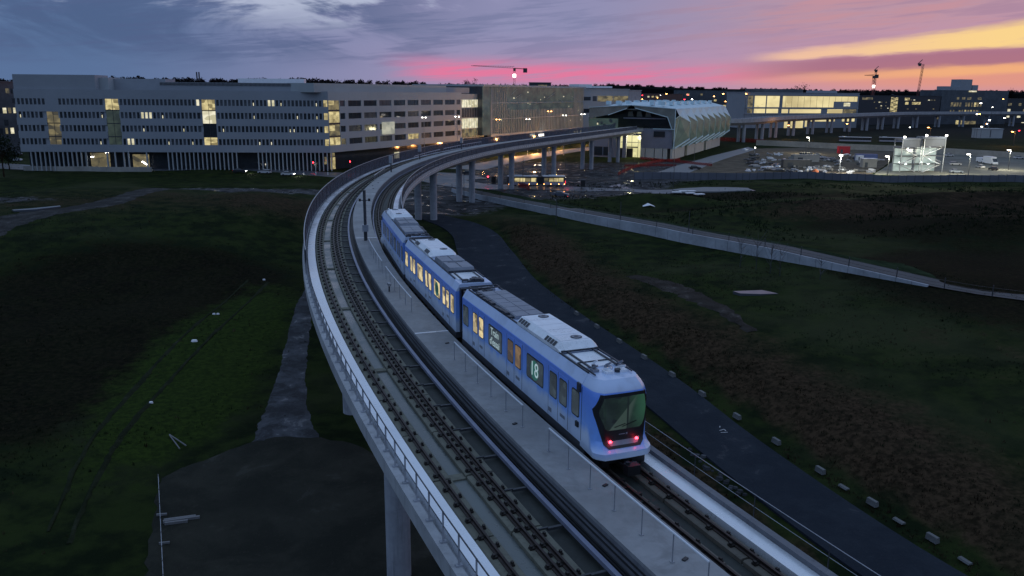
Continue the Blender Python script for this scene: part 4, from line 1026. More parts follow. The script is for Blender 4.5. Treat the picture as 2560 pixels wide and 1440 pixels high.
# right wing
MB().bx(0, .46, 6.5, LR, 20, 27.3).build('core', M['facade2'], off, rz=thR)
c_end = aR(850)
wc_ = [(851.5, 864), (872, 904.5), (911, 943), (949.5, 979.5), (986, 1014), (1020, 1047), (1053, 1078), (1084, 1108), (1113, 1137), (1141.5, 1151)]
for z0, z1 in band:
    a = 0.0 if z0 in (6.5, 24.5) else c_end
    n_ = 8
    for i in range(n_):
        q0, q1 = a + (LR - a) * i / n_, a + (LR - a) * (i + 1) / n_
        MB().bx(q0 + .01, 0, z0, q1 - .01, .45, z1).build('wall_band', M['facade2'], off, rz=thR)
for r, (z0, z1) in enumerate(rows):
    prev = c_end
    for i, (p0, p1) in enumerate(wc_):
        a0, a1 = aR(p0), aR(p1)
        MB().bx(prev, .01, z0, a0, .45, z1).build('wall_pier', M['facade2'], off, rz=thR); prev = a1
        k = 'glass' if (r + i) % 3 else 'glass2'
        if (r, i) == (3, 5): k = 'warm_win'
        if (r, i) == (3, 0): k = 'dim_win'
        w = MB().bx(a0, .30, z0, a1, .38, z1).build('window', M[k], off, rz=thR)
        fr = MB()
        for q in np.linspace(a0, a1, 4 if i not in (0, 9) else 2)[1:-1]: fr.bx(q - .05, .24, z0, q + .05, .30, z1)
        if fr.v: tag(fr.build('window_frame', M['darksteel'], w), kind='stuff')
    MB().bx(prev, .01, z0, LR, .45, z1).build('wall_pier', M['facade2'], off, rz=thR)
    MB().bx(.15, .25, z0 - 1.5 if r < 3 else z0 - .3, c_end, .35, z1 + .6).build('corner_window', M[['dim_win', 'warm_win', 'dim_win', 'warm_win'][r]], off, rz=thR)
    MB().bx(.5, .18, z0 + .5, c_end * .55, .24, z1 + .3).build('corner_window', M['warm_win'], off, rz=thR)
    MB().bx(0, .05, z1 + .6, c_end, .3, z1 + 1.25).build('floor_edge', M['darksteel'], off, rz=thR)
MB().bx(LR * 1.0 - .5, .02, 6.5, LR, 20, 27.5).build('end_wall', M['facade2'], off, rz=thR)
# bright reflection across two storeys, put in as a glowing panel
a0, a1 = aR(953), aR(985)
MB().bx(a0, -.30, 11.6, a1, -.22, 16.3).build('facade_reflection', lit_window('reflection_glow', (.42, .42, .34), (.22, .23, .20), 1.0, .5), off, rz=thR)
# ground floor: dark glazing set back, pale fins
MB().bx(.5, -3.6, 0, LL - 1, -3.2, 6.49).build('ground_glazing', M['glass'], off, rz=thL)
MB().bx(.5, 3.2, 0, LR, 3.6, 6.49).build('ground_glazing', M['glass'], off, rz=thR)
MB().bx(0, -3.6, 6.30, LL, -.5, 6.498).build('soffit', M['darksteel'], off, rz=thL)
fin = unit_box('fin', M['facade2'], .34, .55, 6.5)
for p0, p1, n_ in ((66, 204, 13), (412, 585, 17), (640, 824, 19)):
    for i in range(n_): place(fin, 'fin', off, thL, aL(p0 + (p1 - p0) * i / (n_ - 1)), -.35, 3.25)
for p in (205, 258, 278, 300, 312, 358): place(fin, 'fin', off, thL, aL(p), -.35, 3.25, 1.2, 1, 1)
for p0, p1, m_, z0, z1 in ((207, 256, 'dim_win', .6, 6), (314, 356, 'dim_win', .3, 5.5)): MB().bx(aL(p1), -3.15, z0, aL(p0), -3.05, z1).build('lit_room', M[m_], off, rz=thL)
for p, z, w in ((212, 4.6, .9), (250, 6.1, .9)): MB().bx(aL(p) - w / 2, -2.9, z - .12, aL(p) + w / 2, -2.7, z + .12).build('lamp', M['white_lamp'], off, rz=thL)
MB().bar((aL(338), -2.8, 3.0), (aL(352), -2.8, 1.8), .3).build('lamp', M['white_lamp'], off, rz=thL)
for p0, p1, z0, z1, m_ in ((838, 851, .2, 4.4, 'warm_win'), (838, 850, 4.7, 6.0, 'dim_win'), (824, 836, 2.2, 4.8, 'dim_win'), (1000, 1012, 1.5, 4, 'white_win')):
    MB().bx(aR(p0), 3.05, z0, aR(p1), 3.15, z1).build('lit_door', M[m_], off, rz=thR)
MB().bx(aR(844) - .08, 2.95, .2, aR(844) + .08, 3.04, 4.4).build('door_frame', M['darksteel'], off, rz=thR)
# roof plant
MB().bx(aL(246), -12, 27.3, LL, -.6, 32.4).build('roof_plant', M['facade'], off, rz=thL)
MB().bx(aL(246) - 3, -18, 27.3, aL(246) - .02, -4, 31.6).build('roof_plant', M['facade2'], off, rz=thL)
MB().bx(aL(400), -20, 27.3, aL(246) - 3.02, -9, 31.4).build('roof_plant', M['facade'], off, rz=thL)
MB().bx(aL(785), -12, 27.3, aL(400) - .02, -2.2, 30.3).build('roof_plant', M['facade'], off, rz=thL)
lv = MB()
for i in range(120): a = aL(784) + (aL(401) - aL(784)) * i / 120; lv.bx(a, -2.19, 29.2, a + .18, -2.05, 30.2)
lv.build('louvres', M['darksteel'], off, rz=thL)
MB().bx(aL(750), -17, 30.31, aL(580), -12.2, 31.9).build('roof_plant', M['white'], off, rz=thL)
MB().bx(-5, 1.8, 27.3, aR(1125), 14, 30.4).build('roof_plant', M['facade2'], off, rz=thR)
MB().bx(aR(1126), 3, 27.3, LR + 12, 16, 29.8).build('roof_plant', M['facade'], off, rz=thR)
for px in (471, 477): MB().tube((aL(px), -14, 31), (aL(px), -14, 34), .25, 8).build('flue', M['darksteel'], off, rz=thL)

# link block with two lit floors
K0, K1 = xy(1154.5, 372), xy(1207, 388)
lk = thing('link_block', 'small recessed link building with two brightly lit floors beside the office', 'building', (K0.x, K0.y, 0))
d_ = (K1 - K0); th = math.atan2(d_.y, d_.x); w_ = d_.length
MB().bx(0, .5, 7.0, w_ + 2, 14, 27.0).build('wall', M['facade2'], lk, rz=th)
for z0, z1, m_ in ((21.0, 24.4, 'white_win'), (11.6, 16.0, 'white_win'), (16.5, 20.6, 'glass2'), (7.4, 11.2, 'dim_win')):
    g = MB().bx(.2, .38, z0, w_ - .3, .48, z1).build('glazing', M[m_], lk, rz=th)
    fr = MB()
    for q in np.linspace(.4, w_ - .5, 9): fr.bx(q - .05, .28, z0, q + .05, .37, z1)
    fr.build('glazing_bar', M['facade2'], g)
MB().bx(0, .6, 0, w_, 13, 6.99).build('undercroft', M['glass'], lk, rz=th)

# big glass hall
G0, G1 = xy(1228, 388), xy(1460, 481)
gh = thing('glass_hall', 'large greenish glass hall with fine white fins between office and station', 'building', (G0.x, G0.y, 0))
d_ = (G1 - G0); th = math.atan2(d_.y, d_.x); w_ = d_.length
M['hall_glass'] = lit_window('hall_glazing', (0.048, 0.068, 0.062), (0.018, 0.031, 0.036), 1.0, .5, (.3, .7), False)
MB().bx(-6, 1.2, 8, w_, 40, 30.4).build('hall_body', M['glass2'], gh, rz=th)
MB().bx(-7.5, -.6, 30.41, w_ + .4, 40, 31.3).build('roof_edge', M['facade2'], gh, rz=th)
n_ = 20
for i in range(n_):
    for z0, z1 in ((8, 15.3), (15.5, 22.8), (23, 30.4)):
        MB().bx(w_ * i / n_ + .06, .55, z0, w_ * (i + 1) / n_ - .06, .7, z1).build('glass_panel', M['hall_glass'], gh, rz=th)
random.seed(5)
for i in range(60):
    a = w_ * i / 60; MB().bx(a - .09, -.15, 8, a + .09, .25, 19.5 if 8 < i < 52 else 30.3).build('fin', M['facade2'], gh, rz=th)
for z in (8.0, 15.2, 22.7): MB().bx(0, -.1, z, w_, .5, z + .28).build('transom', M['facade2'], gh, rz=th)
for i in range(13):
    a0, a1 = random.uniform(0, w_ - 12), 0; a1 = a0 + random.uniform(5, 11); z0 = random.uniform(16, 27)
    MB().bar((a0, .3, z0), (a1, .3, z0 + random.uniform(-2.5, 3.5)), .10).build('reflection_line', M['facade2'], gh, rz=th)  # wavy reflections in the hall glass, put in as thin pale bars
for i in range(16):
    a, z = random.uniform(2, w_ - 2), random.uniform(12, 29); MB().bx(a, .35, z, a + random.uniform(.3, 1.2), .5, z + .5).build('inside_lamp', M['white_win'], gh, rz=th)
MB().bx(-7.3, .2, 8, -.3, .6, 30.4).build('side_glazing', M['hall_glass'], gh, rz=th)
MB().bx(-.35, -.35, 7.4, .35, .35, 31.3).build('corner_post', M['facade2'], gh, rz=th)
MB().bx(0, 2, 0, w_, 30, 7.99).build('undercroft', M['glass'], gh, rz=th)
MB().bx(0, -.2, 7.2, w_, 2, 7.98).build('canopy', M['facade2'], gh, rz=th)
for px in (1340, 1346, 1352): pass
a = a_at(1351, G0, d_.normalized()); MB().bx(a - 2.6, -.9, 5.4, a + 2.6, -.4, 6.6).build('lit_sign', M['white_lamp'], gh, rz=th)
for p in (1436, 1443, 1451): a = a_at(p, G0, d_.normalized()); MB().bx(a - .5, -.5, 3.0, a + .5, -.2, 6.6).build('lit_door', M['white_win'], gh, rz=th)
random.seed(9)

def fbuild(name, label, pL, pR, dpl, dpr, ztop, body, deep=18, cells=(), z0=0.0, extra=None, cat='building', group=None, k=1.0):
    K = lambda z: CAM_H - (CAM_H - z) * k
    dpl *= k; dpr *= k; ztop = K(ztop)
    a, b_ = xy(pL, dpl), xy(pR, dpr); d = b_ - a; th = math.atan2(d.y, d.x); w = d.length; dn = d.normalized()
    t = thing(name, label, cat, (a.x, a.y, 0), 0, group)
    MB().bx(0, 0, z0, w, deep, ztop).build('wall', M[body], t, rz=th)
    MB().bx(-.3, -.3, ztop + .01, w + .3, deep, ztop + .5).build('parapet', M[body], t, rz=th)
    for p0, p1, c0, c1, m_ in cells:
        a0, a1 = a_at(p0, a, dn), a_at(p1, a, dn)
        MB().bx(a0, -.10, K(c0), a1, .05, K(c1)).build('window', M[m_], t, rz=th)
    if extra: extra(t, th, w, lambda px: a_at(px, a, dn))
    return t
def zy(y, x, depth): return CAM_H - (y - (230 + .009 * (x - 1280))) * depth / F_PX
# white block behind the hall
def ex(t, th, w, fa):
    MB().bx(2, 4, 30.9, 12, 14, 33.0).build('roof_plant', M['white'], t, rz=th); MB().bx(16, 4, 30.9, 28, 14, 32.0).build('roof_plant', M['white'], t, rz=th)
fbuild('white_block', 'white laboratory block with one pale lit window band behind the station roof', 1448, 1570, 500, 520, 30.0, 'facade2', 20,
       [(1452, 1475, 23.4, 25.6, 'glass'), (1480, 1490, 23, 26, 'glass2'), (1492, 1530, 22.8, 26.2, 'dim_win'), (1532, 1568, 22.8, 26.2, 'dim_win'), (1452, 1500, 16, 18.5, 'glass')], extra=ex)
fbuild('brown_block', 'dark brown low block right of the white laboratory', 1571, 1600, 520, 540, 29.4, 'girder', 16)
fbuild('roof_cabin', 'small dark rooftop cabin above the glass hall skyline', 1322, 1376, 600, 600, 34.5, 'darksteel', 10, [(1344, 1366, 32.0, 33.2, 'dim_win')], z0=26)
# far left building
def rnd_cells(x0, x1, zs, w, p, mats, seed):
    r = random.Random(seed); out = []; x = x0
    while x < x1:
        for z0_, z1_ in zs:
            if r.random() < p: out.append((x, x + w * r.uniform(.6, 1.1), z0_, z1_, r.choice(mats)))
        x += w * 1.45
    return out
fbuild('neighbour_block', 'far left apartment block with scattered bright windows behind the office end', -60, 44, 330, 345, 30.0, 'glass2', 20,
       rnd_cells(-55, 42, [(25.6, 27.6), (21.8, 23.6), (17.6, 19.8), (12.6, 15), (9.2, 11.6)], 9, .72, ['white_win', 'white_win', 'glass', 'dim_win'], 3))
# right hand lit building
def exr(t, th, w, fa):
    K = lambda z: CAM_H - (CAM_H - z) * 1.125
    for p in (1950, 1946, 1912, 1880, 2140): MB().bx(fa(p) - .5, -.35, 0, fa(p) + .5, -.11, K(28.9)).build('column', M['facade'], t, rz=th)
    for z in (13.2, 17.6, 27.2): MB().bx(0, -.45, K(z), w, -.12, K(z + .9)).build('floor_edge', M['facade'], t, rz=th)
    MB().bx(fa(1885), 5, 29.6, fa(2010), 18, 32.5).build('roof_plant', M['glass2'], t, rz=th)
    MB().bx(fa(2040), 5, 29.6, fa(2095), 18, 31.6).build('roof_plant', M['facade'], t, rz=th)
    MB().bx(fa(2080), -.2, K(18.6), fa(2139), -.14, K(23.0)).build('inner_wall', M['facade'], t, rz=th)
    MB().bx(fa(2105), -.3, K(19.5), fa(2121), -.21, K(22.2)).build('inner_window', M['white_win'], t, rz=th)
    for p in np.linspace(1960, 2130, 12): MB().bx(fa(p) - .12, -.16, K(18.6), fa(p) + .12, -.105, K(26.6)).build('mullion', M['dim_win'], t, rz=th)
    MB().bx(fa(1913) - .2, -.2, K(14), fa(1913) + .2, -.12, K(27)).build('mullion', M['darksteel'], t, rz=th)
fbuild('lit_campus_building', 'long flat building with wide glowing yellow window walls behind the second viaduct', 1858, 2142, 615, 640, 29.0, 'facade', 30,
       [(1866, 1880, 14, 26.8, 'dim_win'), (1883, 1945, 18.6, 26.8, 'big_win'), (1883, 1943, 14.2, 17.4, 'big_win'), (1953, 2138, 18.6, 26.8, 'big_win'), (1952, 1968, 14.2, 17.2, 'big_win'),
        (1972, 2050, 14.2, 17.2, 'big_win'), (2066, 2104, 14.2, 17.2, 'big_win'), (2106, 2138, 14.2, 17.2, 'dim_win'), (1961, 2008, 2.8, 10.0, 'big_win'), (2013, 2018, 4, 10, 'big_win'), (2027, 2087, 8.0, 10.4, 'big_win'), (2105, 2136, 8.0, 10.4, 'big_win')], extra=exr, k=1.125)
def exs(t, th, w, fa):
    st = MB()
    for z in range(9, 26, 4): st.bar((fa(2222), -.3, z), (fa(2238), -.3, z + 2), .5).bar((fa(2238), -.3, z + 2), (fa(2222), -.3, z + 4), .5)
    st.build('stair_flight', M['glass2'], t, rz=th)
fbuild('dark_block', 'dark office block with a glowing glazed stairwell and scattered lights', 2143, 2345, 690, 720, 27.5, 'darksteel', 20,
       [(2222, 2239, 11.5, 26.5, 'warm_win'), (2256, 2268, 24, 26.2, 'warm_win'), (2275, 2296, 20.5, 22.6, 'warm_win'), (2258, 2266, 20.5, 22.6, 'warm_win'), (2150, 2176, 24.4, 26.2, 'dim_win'), (2355 - 12, 2345, 8, 10, 'dim_win')]
       + rnd_cells(2180, 2216, [(22, 22.7), (17, 17.7), (12, 12.7), (19, 19.7)], 4, .45, ['white_win', 'dim_win'], 4) + rnd_cells(2256, 2340, [(16.5, 17.1), (13.3, 13.9), (24.0, 24.6)], 5, .5, ['white_win', 'dim_win'], 6), extra=exs, k=1.15)
def ext(t, th, w, fa):
    MB().bx(fa(2362), 6, 33.1, fa(2378), 16, 37.5).build('roof_step', M['facade'], t, rz=th); MB().bx(fa(2392), 6, 33.1, fa(2404), 16, 37).build('roof_step', M['facade'], t, rz=th)
    MB().bx(fa(2400), 6.01, 33.1, fa(2430), 18, 44.5).build('roof_step', M['facade'], t, rz=th); MB().bx(fa(2432), 6, 33.1, fa(2446), 16, 39).build('roof_step', M['facade'], t, rz=th)
    MB().bx(fa(2412), -1, 32.0, fa(2430), -.4, 33.4).build('lamp', M['white_win'], t, rz=th)
fbuild('stepped_block', 'broad dark block with stepped roof towers and a row of pale lit windows', 2347, 2512, 720, 740, 32.5, 'glass2', 30,
       rnd_cells(2372, 2445, [(19, 22.5), (13, 16)], 5, .8, ['dim_win', 'dim_win', 'warm_win'], 8) + rnd_cells(2372, 2440, [(25, 27)], 9, .4, ['dim_win'], 9) + [(2390, 2408, -2 + 4, 7, 'warm_win'), (2410, 2440, 2.5, 6.5, 'dim_win')], extra=ext, k=1.15)
fbuild('east_block', 'dim block with bright strip windows at the far right edge', 2513, 2700, 640, 640, 26.0, 'darksteel', 20, rnd_cells(2515, 2600, [(21, 23), (16.5, 18.5), (12, 13.4), (6, 8.5)], 9, .5, ['dim_win', 'white_win', 'dim_win'], 12), k=1.4)
fbuild('grey_terrace', 'long pale grey terrace of flats beyond the station roof', 1706, 1860, 900, 930, 31.0, 'glass2', 20, rnd_cells(1712, 1858, [(26, 28), (20, 22), (14, 16)], 8, .14, ['warm_win', 'dim_win'], 14))
fbuild('village_row', 'dark low row of houses dotted with window lights behind the white laboratory', 1602, 1704, 800, 860, 27.0, 'darksteel', 20, rnd_cells(1606, 1700, [(24, 25.4), (18.5, 20), (13, 14)], 7, .38, ['white_win', 'warm_win'], 15))
fbuild('pale_shed', 'two low pale site sheds below the stepped block', 2450, 2512, 560, 560, 6.0, 'facade2', 8, [(2480, 2482, 0.5, 5.5, 'glass2')])

# ================================================================== station
SR = Vector((69.4, 358.6)); dF = Vector((-.914, .407)).normalized(); dS = Vector((.407, .914)); dS.normalize()
W_, L_ = 39.0, 118.0
stn = thing('metro_station', 'elevated metro station with folded white roof panels, glass flanks and lit entrance', 'building', (SR.x, SR.y, 0))
def sp_(a, e, z): q = dF * a + dS * e; return (q.x, q.y, z)     # a: leftwards along the front, e: along the length
def sa(px): return a_at(px, SR, dF)
def sbox(a0, a1, e0, e1, z0, z1, name, mat, mb=None):
    b_ = (mb or MB()).add([sp_(a, e, z) for z in (z0, z1) for a, e in ((a0, e0), (a1, e0), (a1, e1), (a0, e1))],
                  [(0, 3, 2, 1), (4, 5, 6, 7), (0, 1, 5, 4), (1, 2, 6, 5), (2, 3, 7, 6), (3, 0, 4, 7)])
    return b_.build(name, mat, stn, fix=True) if name else b_
M['grc'] = pbr('white_cast_panel', (0.50, 0.64, 0.70), 0.6, 0, 0.08, .3)
M['sglass'] = lit_window('station_flank_glass', (0.036, 0.062, 0.052), (0.016, 0.030, 0.028), 1.0, .5, (.3, .7), False)
M['sglass'].node_tree.nodes['Principled BSDF'].inputs['Roughness'].default_value = .5
M['sframe'] = pbr('pale_green_frame', (0.42, 0.52, 0.48), 0.5, 0, 0.05, 1)
M['sdark'] = pbr('dark_gable_panel', (0.165, 0.185, 0.175), 0.6, 0, 0.25, .2)
M['sgrey'] = pbr('grey_station_wall', (0.20, 0.21, 0.26), 0.7, 0, 0.1, .2)
M['swhite'] = pbr('cream_base_wall', (0.46, 0.46, 0.42), 0.7, 0, 0.1, .2)
# roof with folded ridges
nm_ = 8; ml = L_ / nm_; AM = 19.5
for k in range(nm_):
    e0, e1, em = k * ml, (k + 1) * ml, (k + .72) * ml
    for side, (a0, z0) in ((0, (0, 21.5)), (1, (W_, 21.6))):
        mb = MB(); mb.add([sp_(a0, e0, z0), sp_(AM, e0, 22.8), sp_(AM, e1, 22.8), sp_(a0, e1, z0), sp_(a0, em, z0 + .05), sp_(AM, em, 23.6), sp_((a0 + AM) / 2, em, 24.0 if k else 22.9)],
                          [(0, 1, 6), (0, 6, 4), (1, 5, 6), (4, 6, 3), (6, 5, 2), (6, 2, 3)])
        mb.build('roof_panel', M['grc'], stn)
    for a in (6, 11, 26, 31): sbox(a, a + 1.6, e0 + 4, e0 + 7, 22.9, 24.5, 'skylight', M['grc'])
sbox(.3, W_ - .3, .6, L_ - .3, 20.9, 21.3, 'roof_slab', M['sdark'])
# right flank: white folded flaps over faceted glazing
def flank(sgn, A0, z_top):
    def q(o, e, z): return sp_(A0 - sgn * o, e, z)
    for k in range(nm_):
        e0, e1 = k * ml, (k + 1) * ml
        T0, T1 = q(0, e0, z_top), q(0, e1, z_top); O0, O1 = q(3.4, e0, 15.6) if k else q(.2, e0, 17.5), q(3.4, e1, 15.6)
        I = q(.6, e0 + ml * .30, 18.6); B0, B1 = q(-.6, e0, 4.7), q(-.6, e1, 4.7); E1 = q(3.2, e1, 8.5) ; MD = q(2.6, e0 + ml * .5, 12)
        MB().add([T0, T1, O1, I, O0], [(0, 3, 4), (0, 1, 3), (1, 2, 3)] if k else [(0, 1, 3), (1, 2, 3)]).build('white_flap', M['grc'], stn)
        for tri in ((O0, I, B0), (I, O1, MD), (I, MD, B0), (O1, E1, MD), (MD, E1, B0), (B0, E1, B1)):
            MB().add(tri, [(0, 1, 2)]).build('facet', M['sglass'], stn)
        fr = MB()
        for p, r_ in ((O0, I), (I, O1), (O1, B0), (I, B0), (B0, E1), (E1, B1), (O1, E1)): fr.bar(p, r_, .26)
        for t in np.linspace(.15, .85, 6):
            pa = Vector(I).lerp(Vector(B0), t); pb = Vector(O1).lerp(Vector(E1), t); fr.bar(pa, pb, .10)
        fr.build('facet_frame', M['sframe'], stn)
        lip = MB().bar(q(-.4, e0 + 1, 4.65), q(3.3, e1 - .5, 8.4), .55); lip.build('white_lip', M['grc'], stn)
        if k % 3 == 1: sbox(A0 + sgn * .7, A0 + sgn * 1.6, e0 + .3, e1 - 5, 0, 4.6, 'base_wall', M['swhite'])
        else: sbox(A0 + sgn * .6, A0 + sgn * 1.6, e0 + .2, e1 - .2, 0, 4.6, 'base_wall', M['swhite'])
flank(1, 0.0, 21.5); flank(-1, W_, 21.6)
# front gable: two dark raking panels and the opening
def fpoly(pts, e0, e1, name, mat):
    n_ = len(pts); mb = MB(); mb.add([sp_(a, e0, z) for a, z in pts] + [sp_(a, e1, z) for a, z in pts], [tuple(range(n_)), tuple(range(2 * n_ - 1, n_ - 1, -1))] + [(i, i + n_, (i + 1) % n_ + n_, (i + 1) % n_) for i in range(n_)])
    return mb.build(name, mat, stn, fix=True)
fpoly([(0.2, 21.4), (AM - 1, 22.6), (AM - 1.6, 21.8), (3.4, 18.2), (1.4, 13.0), (0.2, 4.8)], -.5, .4, 'gable_panel', M['sdark'])
fpoly([(W_ - .2, 21.5), (AM + 1, 22.6), (AM + 2, 21.6), (W_ - 9, 18.6), (W_ - 3.0, 17.4), (W_ - .2, 16.5)], -.5, .4, 'gable_panel', M['sdark'])
fb = MB()
for (a, z), (c_, d2) in (((0, 21.6), (AM, 22.9)), ((AM, 22.9), (W_, 21.7)), ((0, 21.6), (0, 4.7)), ((.3, 13.0), (9.5, 13.0)), ((3.4, 18.2), (1.2, 13)), ((AM - 1.6, 21.7), (3.4, 18.1)), ((AM + 2, 21.5), (W_ - 9, 18.5))): fb.bar(sp_(a, -.62, z), sp_(c_, -.62, d2), .30)
fb.build('gable_trim', M['grc'], stn)
sbox(.4, W_ - .4, 9, 9.4, 12.9, 21.0, 'inner_screen', M['glass'])
sbox(5, 24, 3, 3.4, 17.0, 17.5, 'gantry_beam', M['sgrey'])
for a in (12, 16, 20): fpoly([(a, 17.9), (a + 2.6, 17.9), (a + 2.4, 20.0), (a + .6, 20.2)], 5, 5.2, 'hanging_panel', M['sdark'])
g_ = sbox(sa(1545), W_ - .3, .1, .4, 8.5, 17.0, 'front_glass', M['sglass'])
random.seed(21)
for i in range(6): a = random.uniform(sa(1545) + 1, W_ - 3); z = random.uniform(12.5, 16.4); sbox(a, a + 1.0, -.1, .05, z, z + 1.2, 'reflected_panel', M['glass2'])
sbox(sa(1495) - .2, sa(1495) + .4, -.15, .05, 14.2, 15.0, 'inside_lamp', M['white_win'])
# body under the platform
sbox(.9, sa(1604), .2, 8, 4.7, 12.9, 'front_wall', M['sgrey'])
sbox(sa(1664), sa(1636), -.15, .18, 9.6, 12.0, 'dark_window', M['glass'])
for p0, p1 in ((1604, 1616), (1617, 1639), (1640, 1660), (1661, 1672)): sbox(sa(p1) + .08, sa(p0) - .08, -.05, 7, 0, 4.6, 'base_panel', M['swhite'])
sbox(sa(1604) + .01, W_ - .5, 6.5, 7, 0, 11.0, 'lobby_glass', lit_window('lobby_light', (.86, .80, .42), (.62, .58, .28), 1.0, .35, (.3, .6)))
sbox(sa(1542), W_ - 1.2, .2, 6.4, 0, 9.8, 'side_wall', M['sgrey'])
for p0, p1 in ((1488, 1508), (1511, 1532)): sbox(sa(p1), sa(p0), -.05, .18, .8, 4.6, 'dark_window', M['glass'])
sbox(sa(1566), sa(1557), 1.0, 2.4, 0, 10.5, 'column', M['sgrey'])
sbox(sa(1604) + .01, W_ - .3, 0.3, 8, 9.9, 10.55, 'soffit_beam', M['sgrey'])
for p in (1588, 1572): sbox(sa(p) - .08, sa(p) + .08, 6.3, 6.45, 0, 9.8, 'mullion', M['darksteel'])
sbox(sa(1603), sa(1544), 6.3, 6.45, 6.4, 6.65, 'transom', M['darksteel'])
sbox(sa(1578), sa(1545), 4.0, 5.0, 0, 4.0, 'kiosk', M['black']); sbox(sa(1592), sa(1564), 3.4, 3.9, 4.3, 4.8, 'kiosk_sign', M['darksteel'])
q = dF * (sa(1585)) + dS * 2.5; point((SR.x + q.x, SR.y + q.y, 8.5), 2500, (1, .92, .55), .8)
# ================================================================== second viaduct beyond the station
v2 = [Vector((SR.x, SR.y)) + dF * 19.5 + dS * L_, Vector((138, 500)), xy(1960, 560), xy(2150, 660), xy(2300, 740), xy(2560, 800), xy(2900, 860)]
c2 = resample(v2, 12); _cum = [0]
for a, b_ in zip(c2[:-1], c2[1:]): _cum.append(_cum[-1] + (b_ - a).length)
def vf2(s, u, v):
    x = np.interp(s, _cum, [p.x for p in c2]); y = np.interp(s, _cum, [p.y for p in c2]); e = 4
    dx_ = np.interp(s + e, _cum, [p.x for p in c2]) - np.interp(s - e, _cum, [p.x for p in c2]); dy_ = np.interp(s + e, _cum, [p.y for p in c2]) - np.interp(s - e, _cum, [p.y for p in c2])
    l = math.hypot(dx_, dy_) or 1; return Vector((x + u * dy_ / l, y - u * dx_ / l, 12.4 + v))
vi2 = thing('far_viaduct', 'second stretch of concrete viaduct running off to the right behind the yard', 'viaduct')
T2 = _cum[-1]
sweep([(-4.5, -.6), (-2.5, -2.4), (2.5, -2.4), (4.5, -.6), (4.5, 0), (-4.5, 0)], 0, T2, 10, f=vf2).build('girder', M['girder'], vi2, fix=True)
for u in (-4.5, 4.4): sweep([(u, -.8), (u + .12, -.8), (u + .12, 1.4), (u, 1.4)], 0, T2, 10, f=vf2).build('parapet', M['girder'], vi2, fix=True)
s = 10
while s < T2 - 5:
    for u in (-1.8, 1.8): p = vf2(s, u, 0); MB().tube((p.x, p.y, -1), (p.x, p.y, 10.7), 1.0, 12).build('pier', M['pier'], vi2)
    s += 34
# ================================================================== hoardings and walls
def wall_run(name, label, pts, h, panel, mat, th=.12, cat='fence', gap=.04, base=0.0, posts=None, joint=True):
    t = thing(name, label, cat); q = resample(pts, panel)
    for i in range(len(q) - 1):
        a, b_ = q[i], q[i + 1]; m_ = (a + b_) / 2; d = b_ - a; z = hz(m_.x, m_.y) + base
        MB().rbox((m_.x, m_.y, z + h / 2 - .15), (d.length - gap, th, h + .3), math.atan2(d.y, d.x)).build('panel', mat, t)
        if posts: MB().rbox((a.x, a.y, z + h / 2), (.14, .2, h + .25), math.atan2(d.y, d.x)).build('post', posts, t)
    return t
M['hoard'] = pbr('grey_hoarding', (0.105, 0.115, 0.145), 0.6, 0, 0.15, 0.1)
M['backwall'] = pbr('pale_boundary_wall', (0.30, 0.29, 0.27), 0.8, 0, 0.2, 0.15)
wall_run('site_hoarding', 'long grey blue steel hoarding along the near side of the construction yard', [gp(*p).to_2d() for p in ((1585, 446), (1700, 447), (1840, 449), (2100, 451), (2350, 455), (2620, 459))], 2.3, 2.6, M['hoard'], posts=M['darksteel'])
wall_run('boundary_wall', 'long pale concrete wall behind the yard and parked buses', [gp(*p).to_2d() for p in ((1890, 363), (2000, 368), (2120, 374), (2260, 380), (2400, 388), (2620, 402))], 3.0, 5.0, M['backwall'], cat='wall')
wall_run('roadside_barrier', 'row of pale concrete barriers below the finned office ground floor', [gp(*p).to_2d() for p in ((60, 424), (200, 428), (380, 430))], 1.6, 4.2, M['backwall'], th=.5, cat='barrier')
M['redmesh'] = see_through('orange_red_site_net', (0.30, 0.035, 0.03), .8, .55)
def net(label, pts, h=1.1, grp='red site netting'):
    t = thing('site_netting', label, 'netting', (0, 0, 0), 0, grp); q = resample(pts, 3.0)
    for a, b_ in zip(q[:-1], q[1:]):
        m_ = (a + b_) / 2; d = b_ - a; MB().rbox((m_.x, m_.y, hz(m_.x, m_.y) + h / 2), (d.length, .05, h), math.atan2(d.y, d.x)).build('net', M['redmesh'], t)
        MB().rbox((a.x, a.y, hz(a.x, a.y) + h / 2), (.1, .1, h + .3)).build('stake', M['darksteel'], t)
net('red site netting sweeping right from the station corner', [gp(*p).to_2d() for p in ((1600, 398), (1650, 404), (1720, 410), (1780, 416))])
net('red site netting curving down toward the bus road', [gp(*p).to_2d() for p in ((1545, 438), (1580, 422), (1640, 408), (1700, 402))])
net('red and white site netting beyond the station under the second viaduct', [gp(*p).to_2d() for p in ((1790, 352), (1840, 354), (1912, 358))], 2.2)
net('low red netting strip beside the muddy ground in front of the station', [gp(*p).to_2d() for p in ((1560, 418), (1620, 416), (1690, 418))], .8)
net('small red netting patch beside the piers near the bus', [gp(*p).to_2d() for p in ((1296, 470), (1312, 472), (1324, 476))], 1.6)

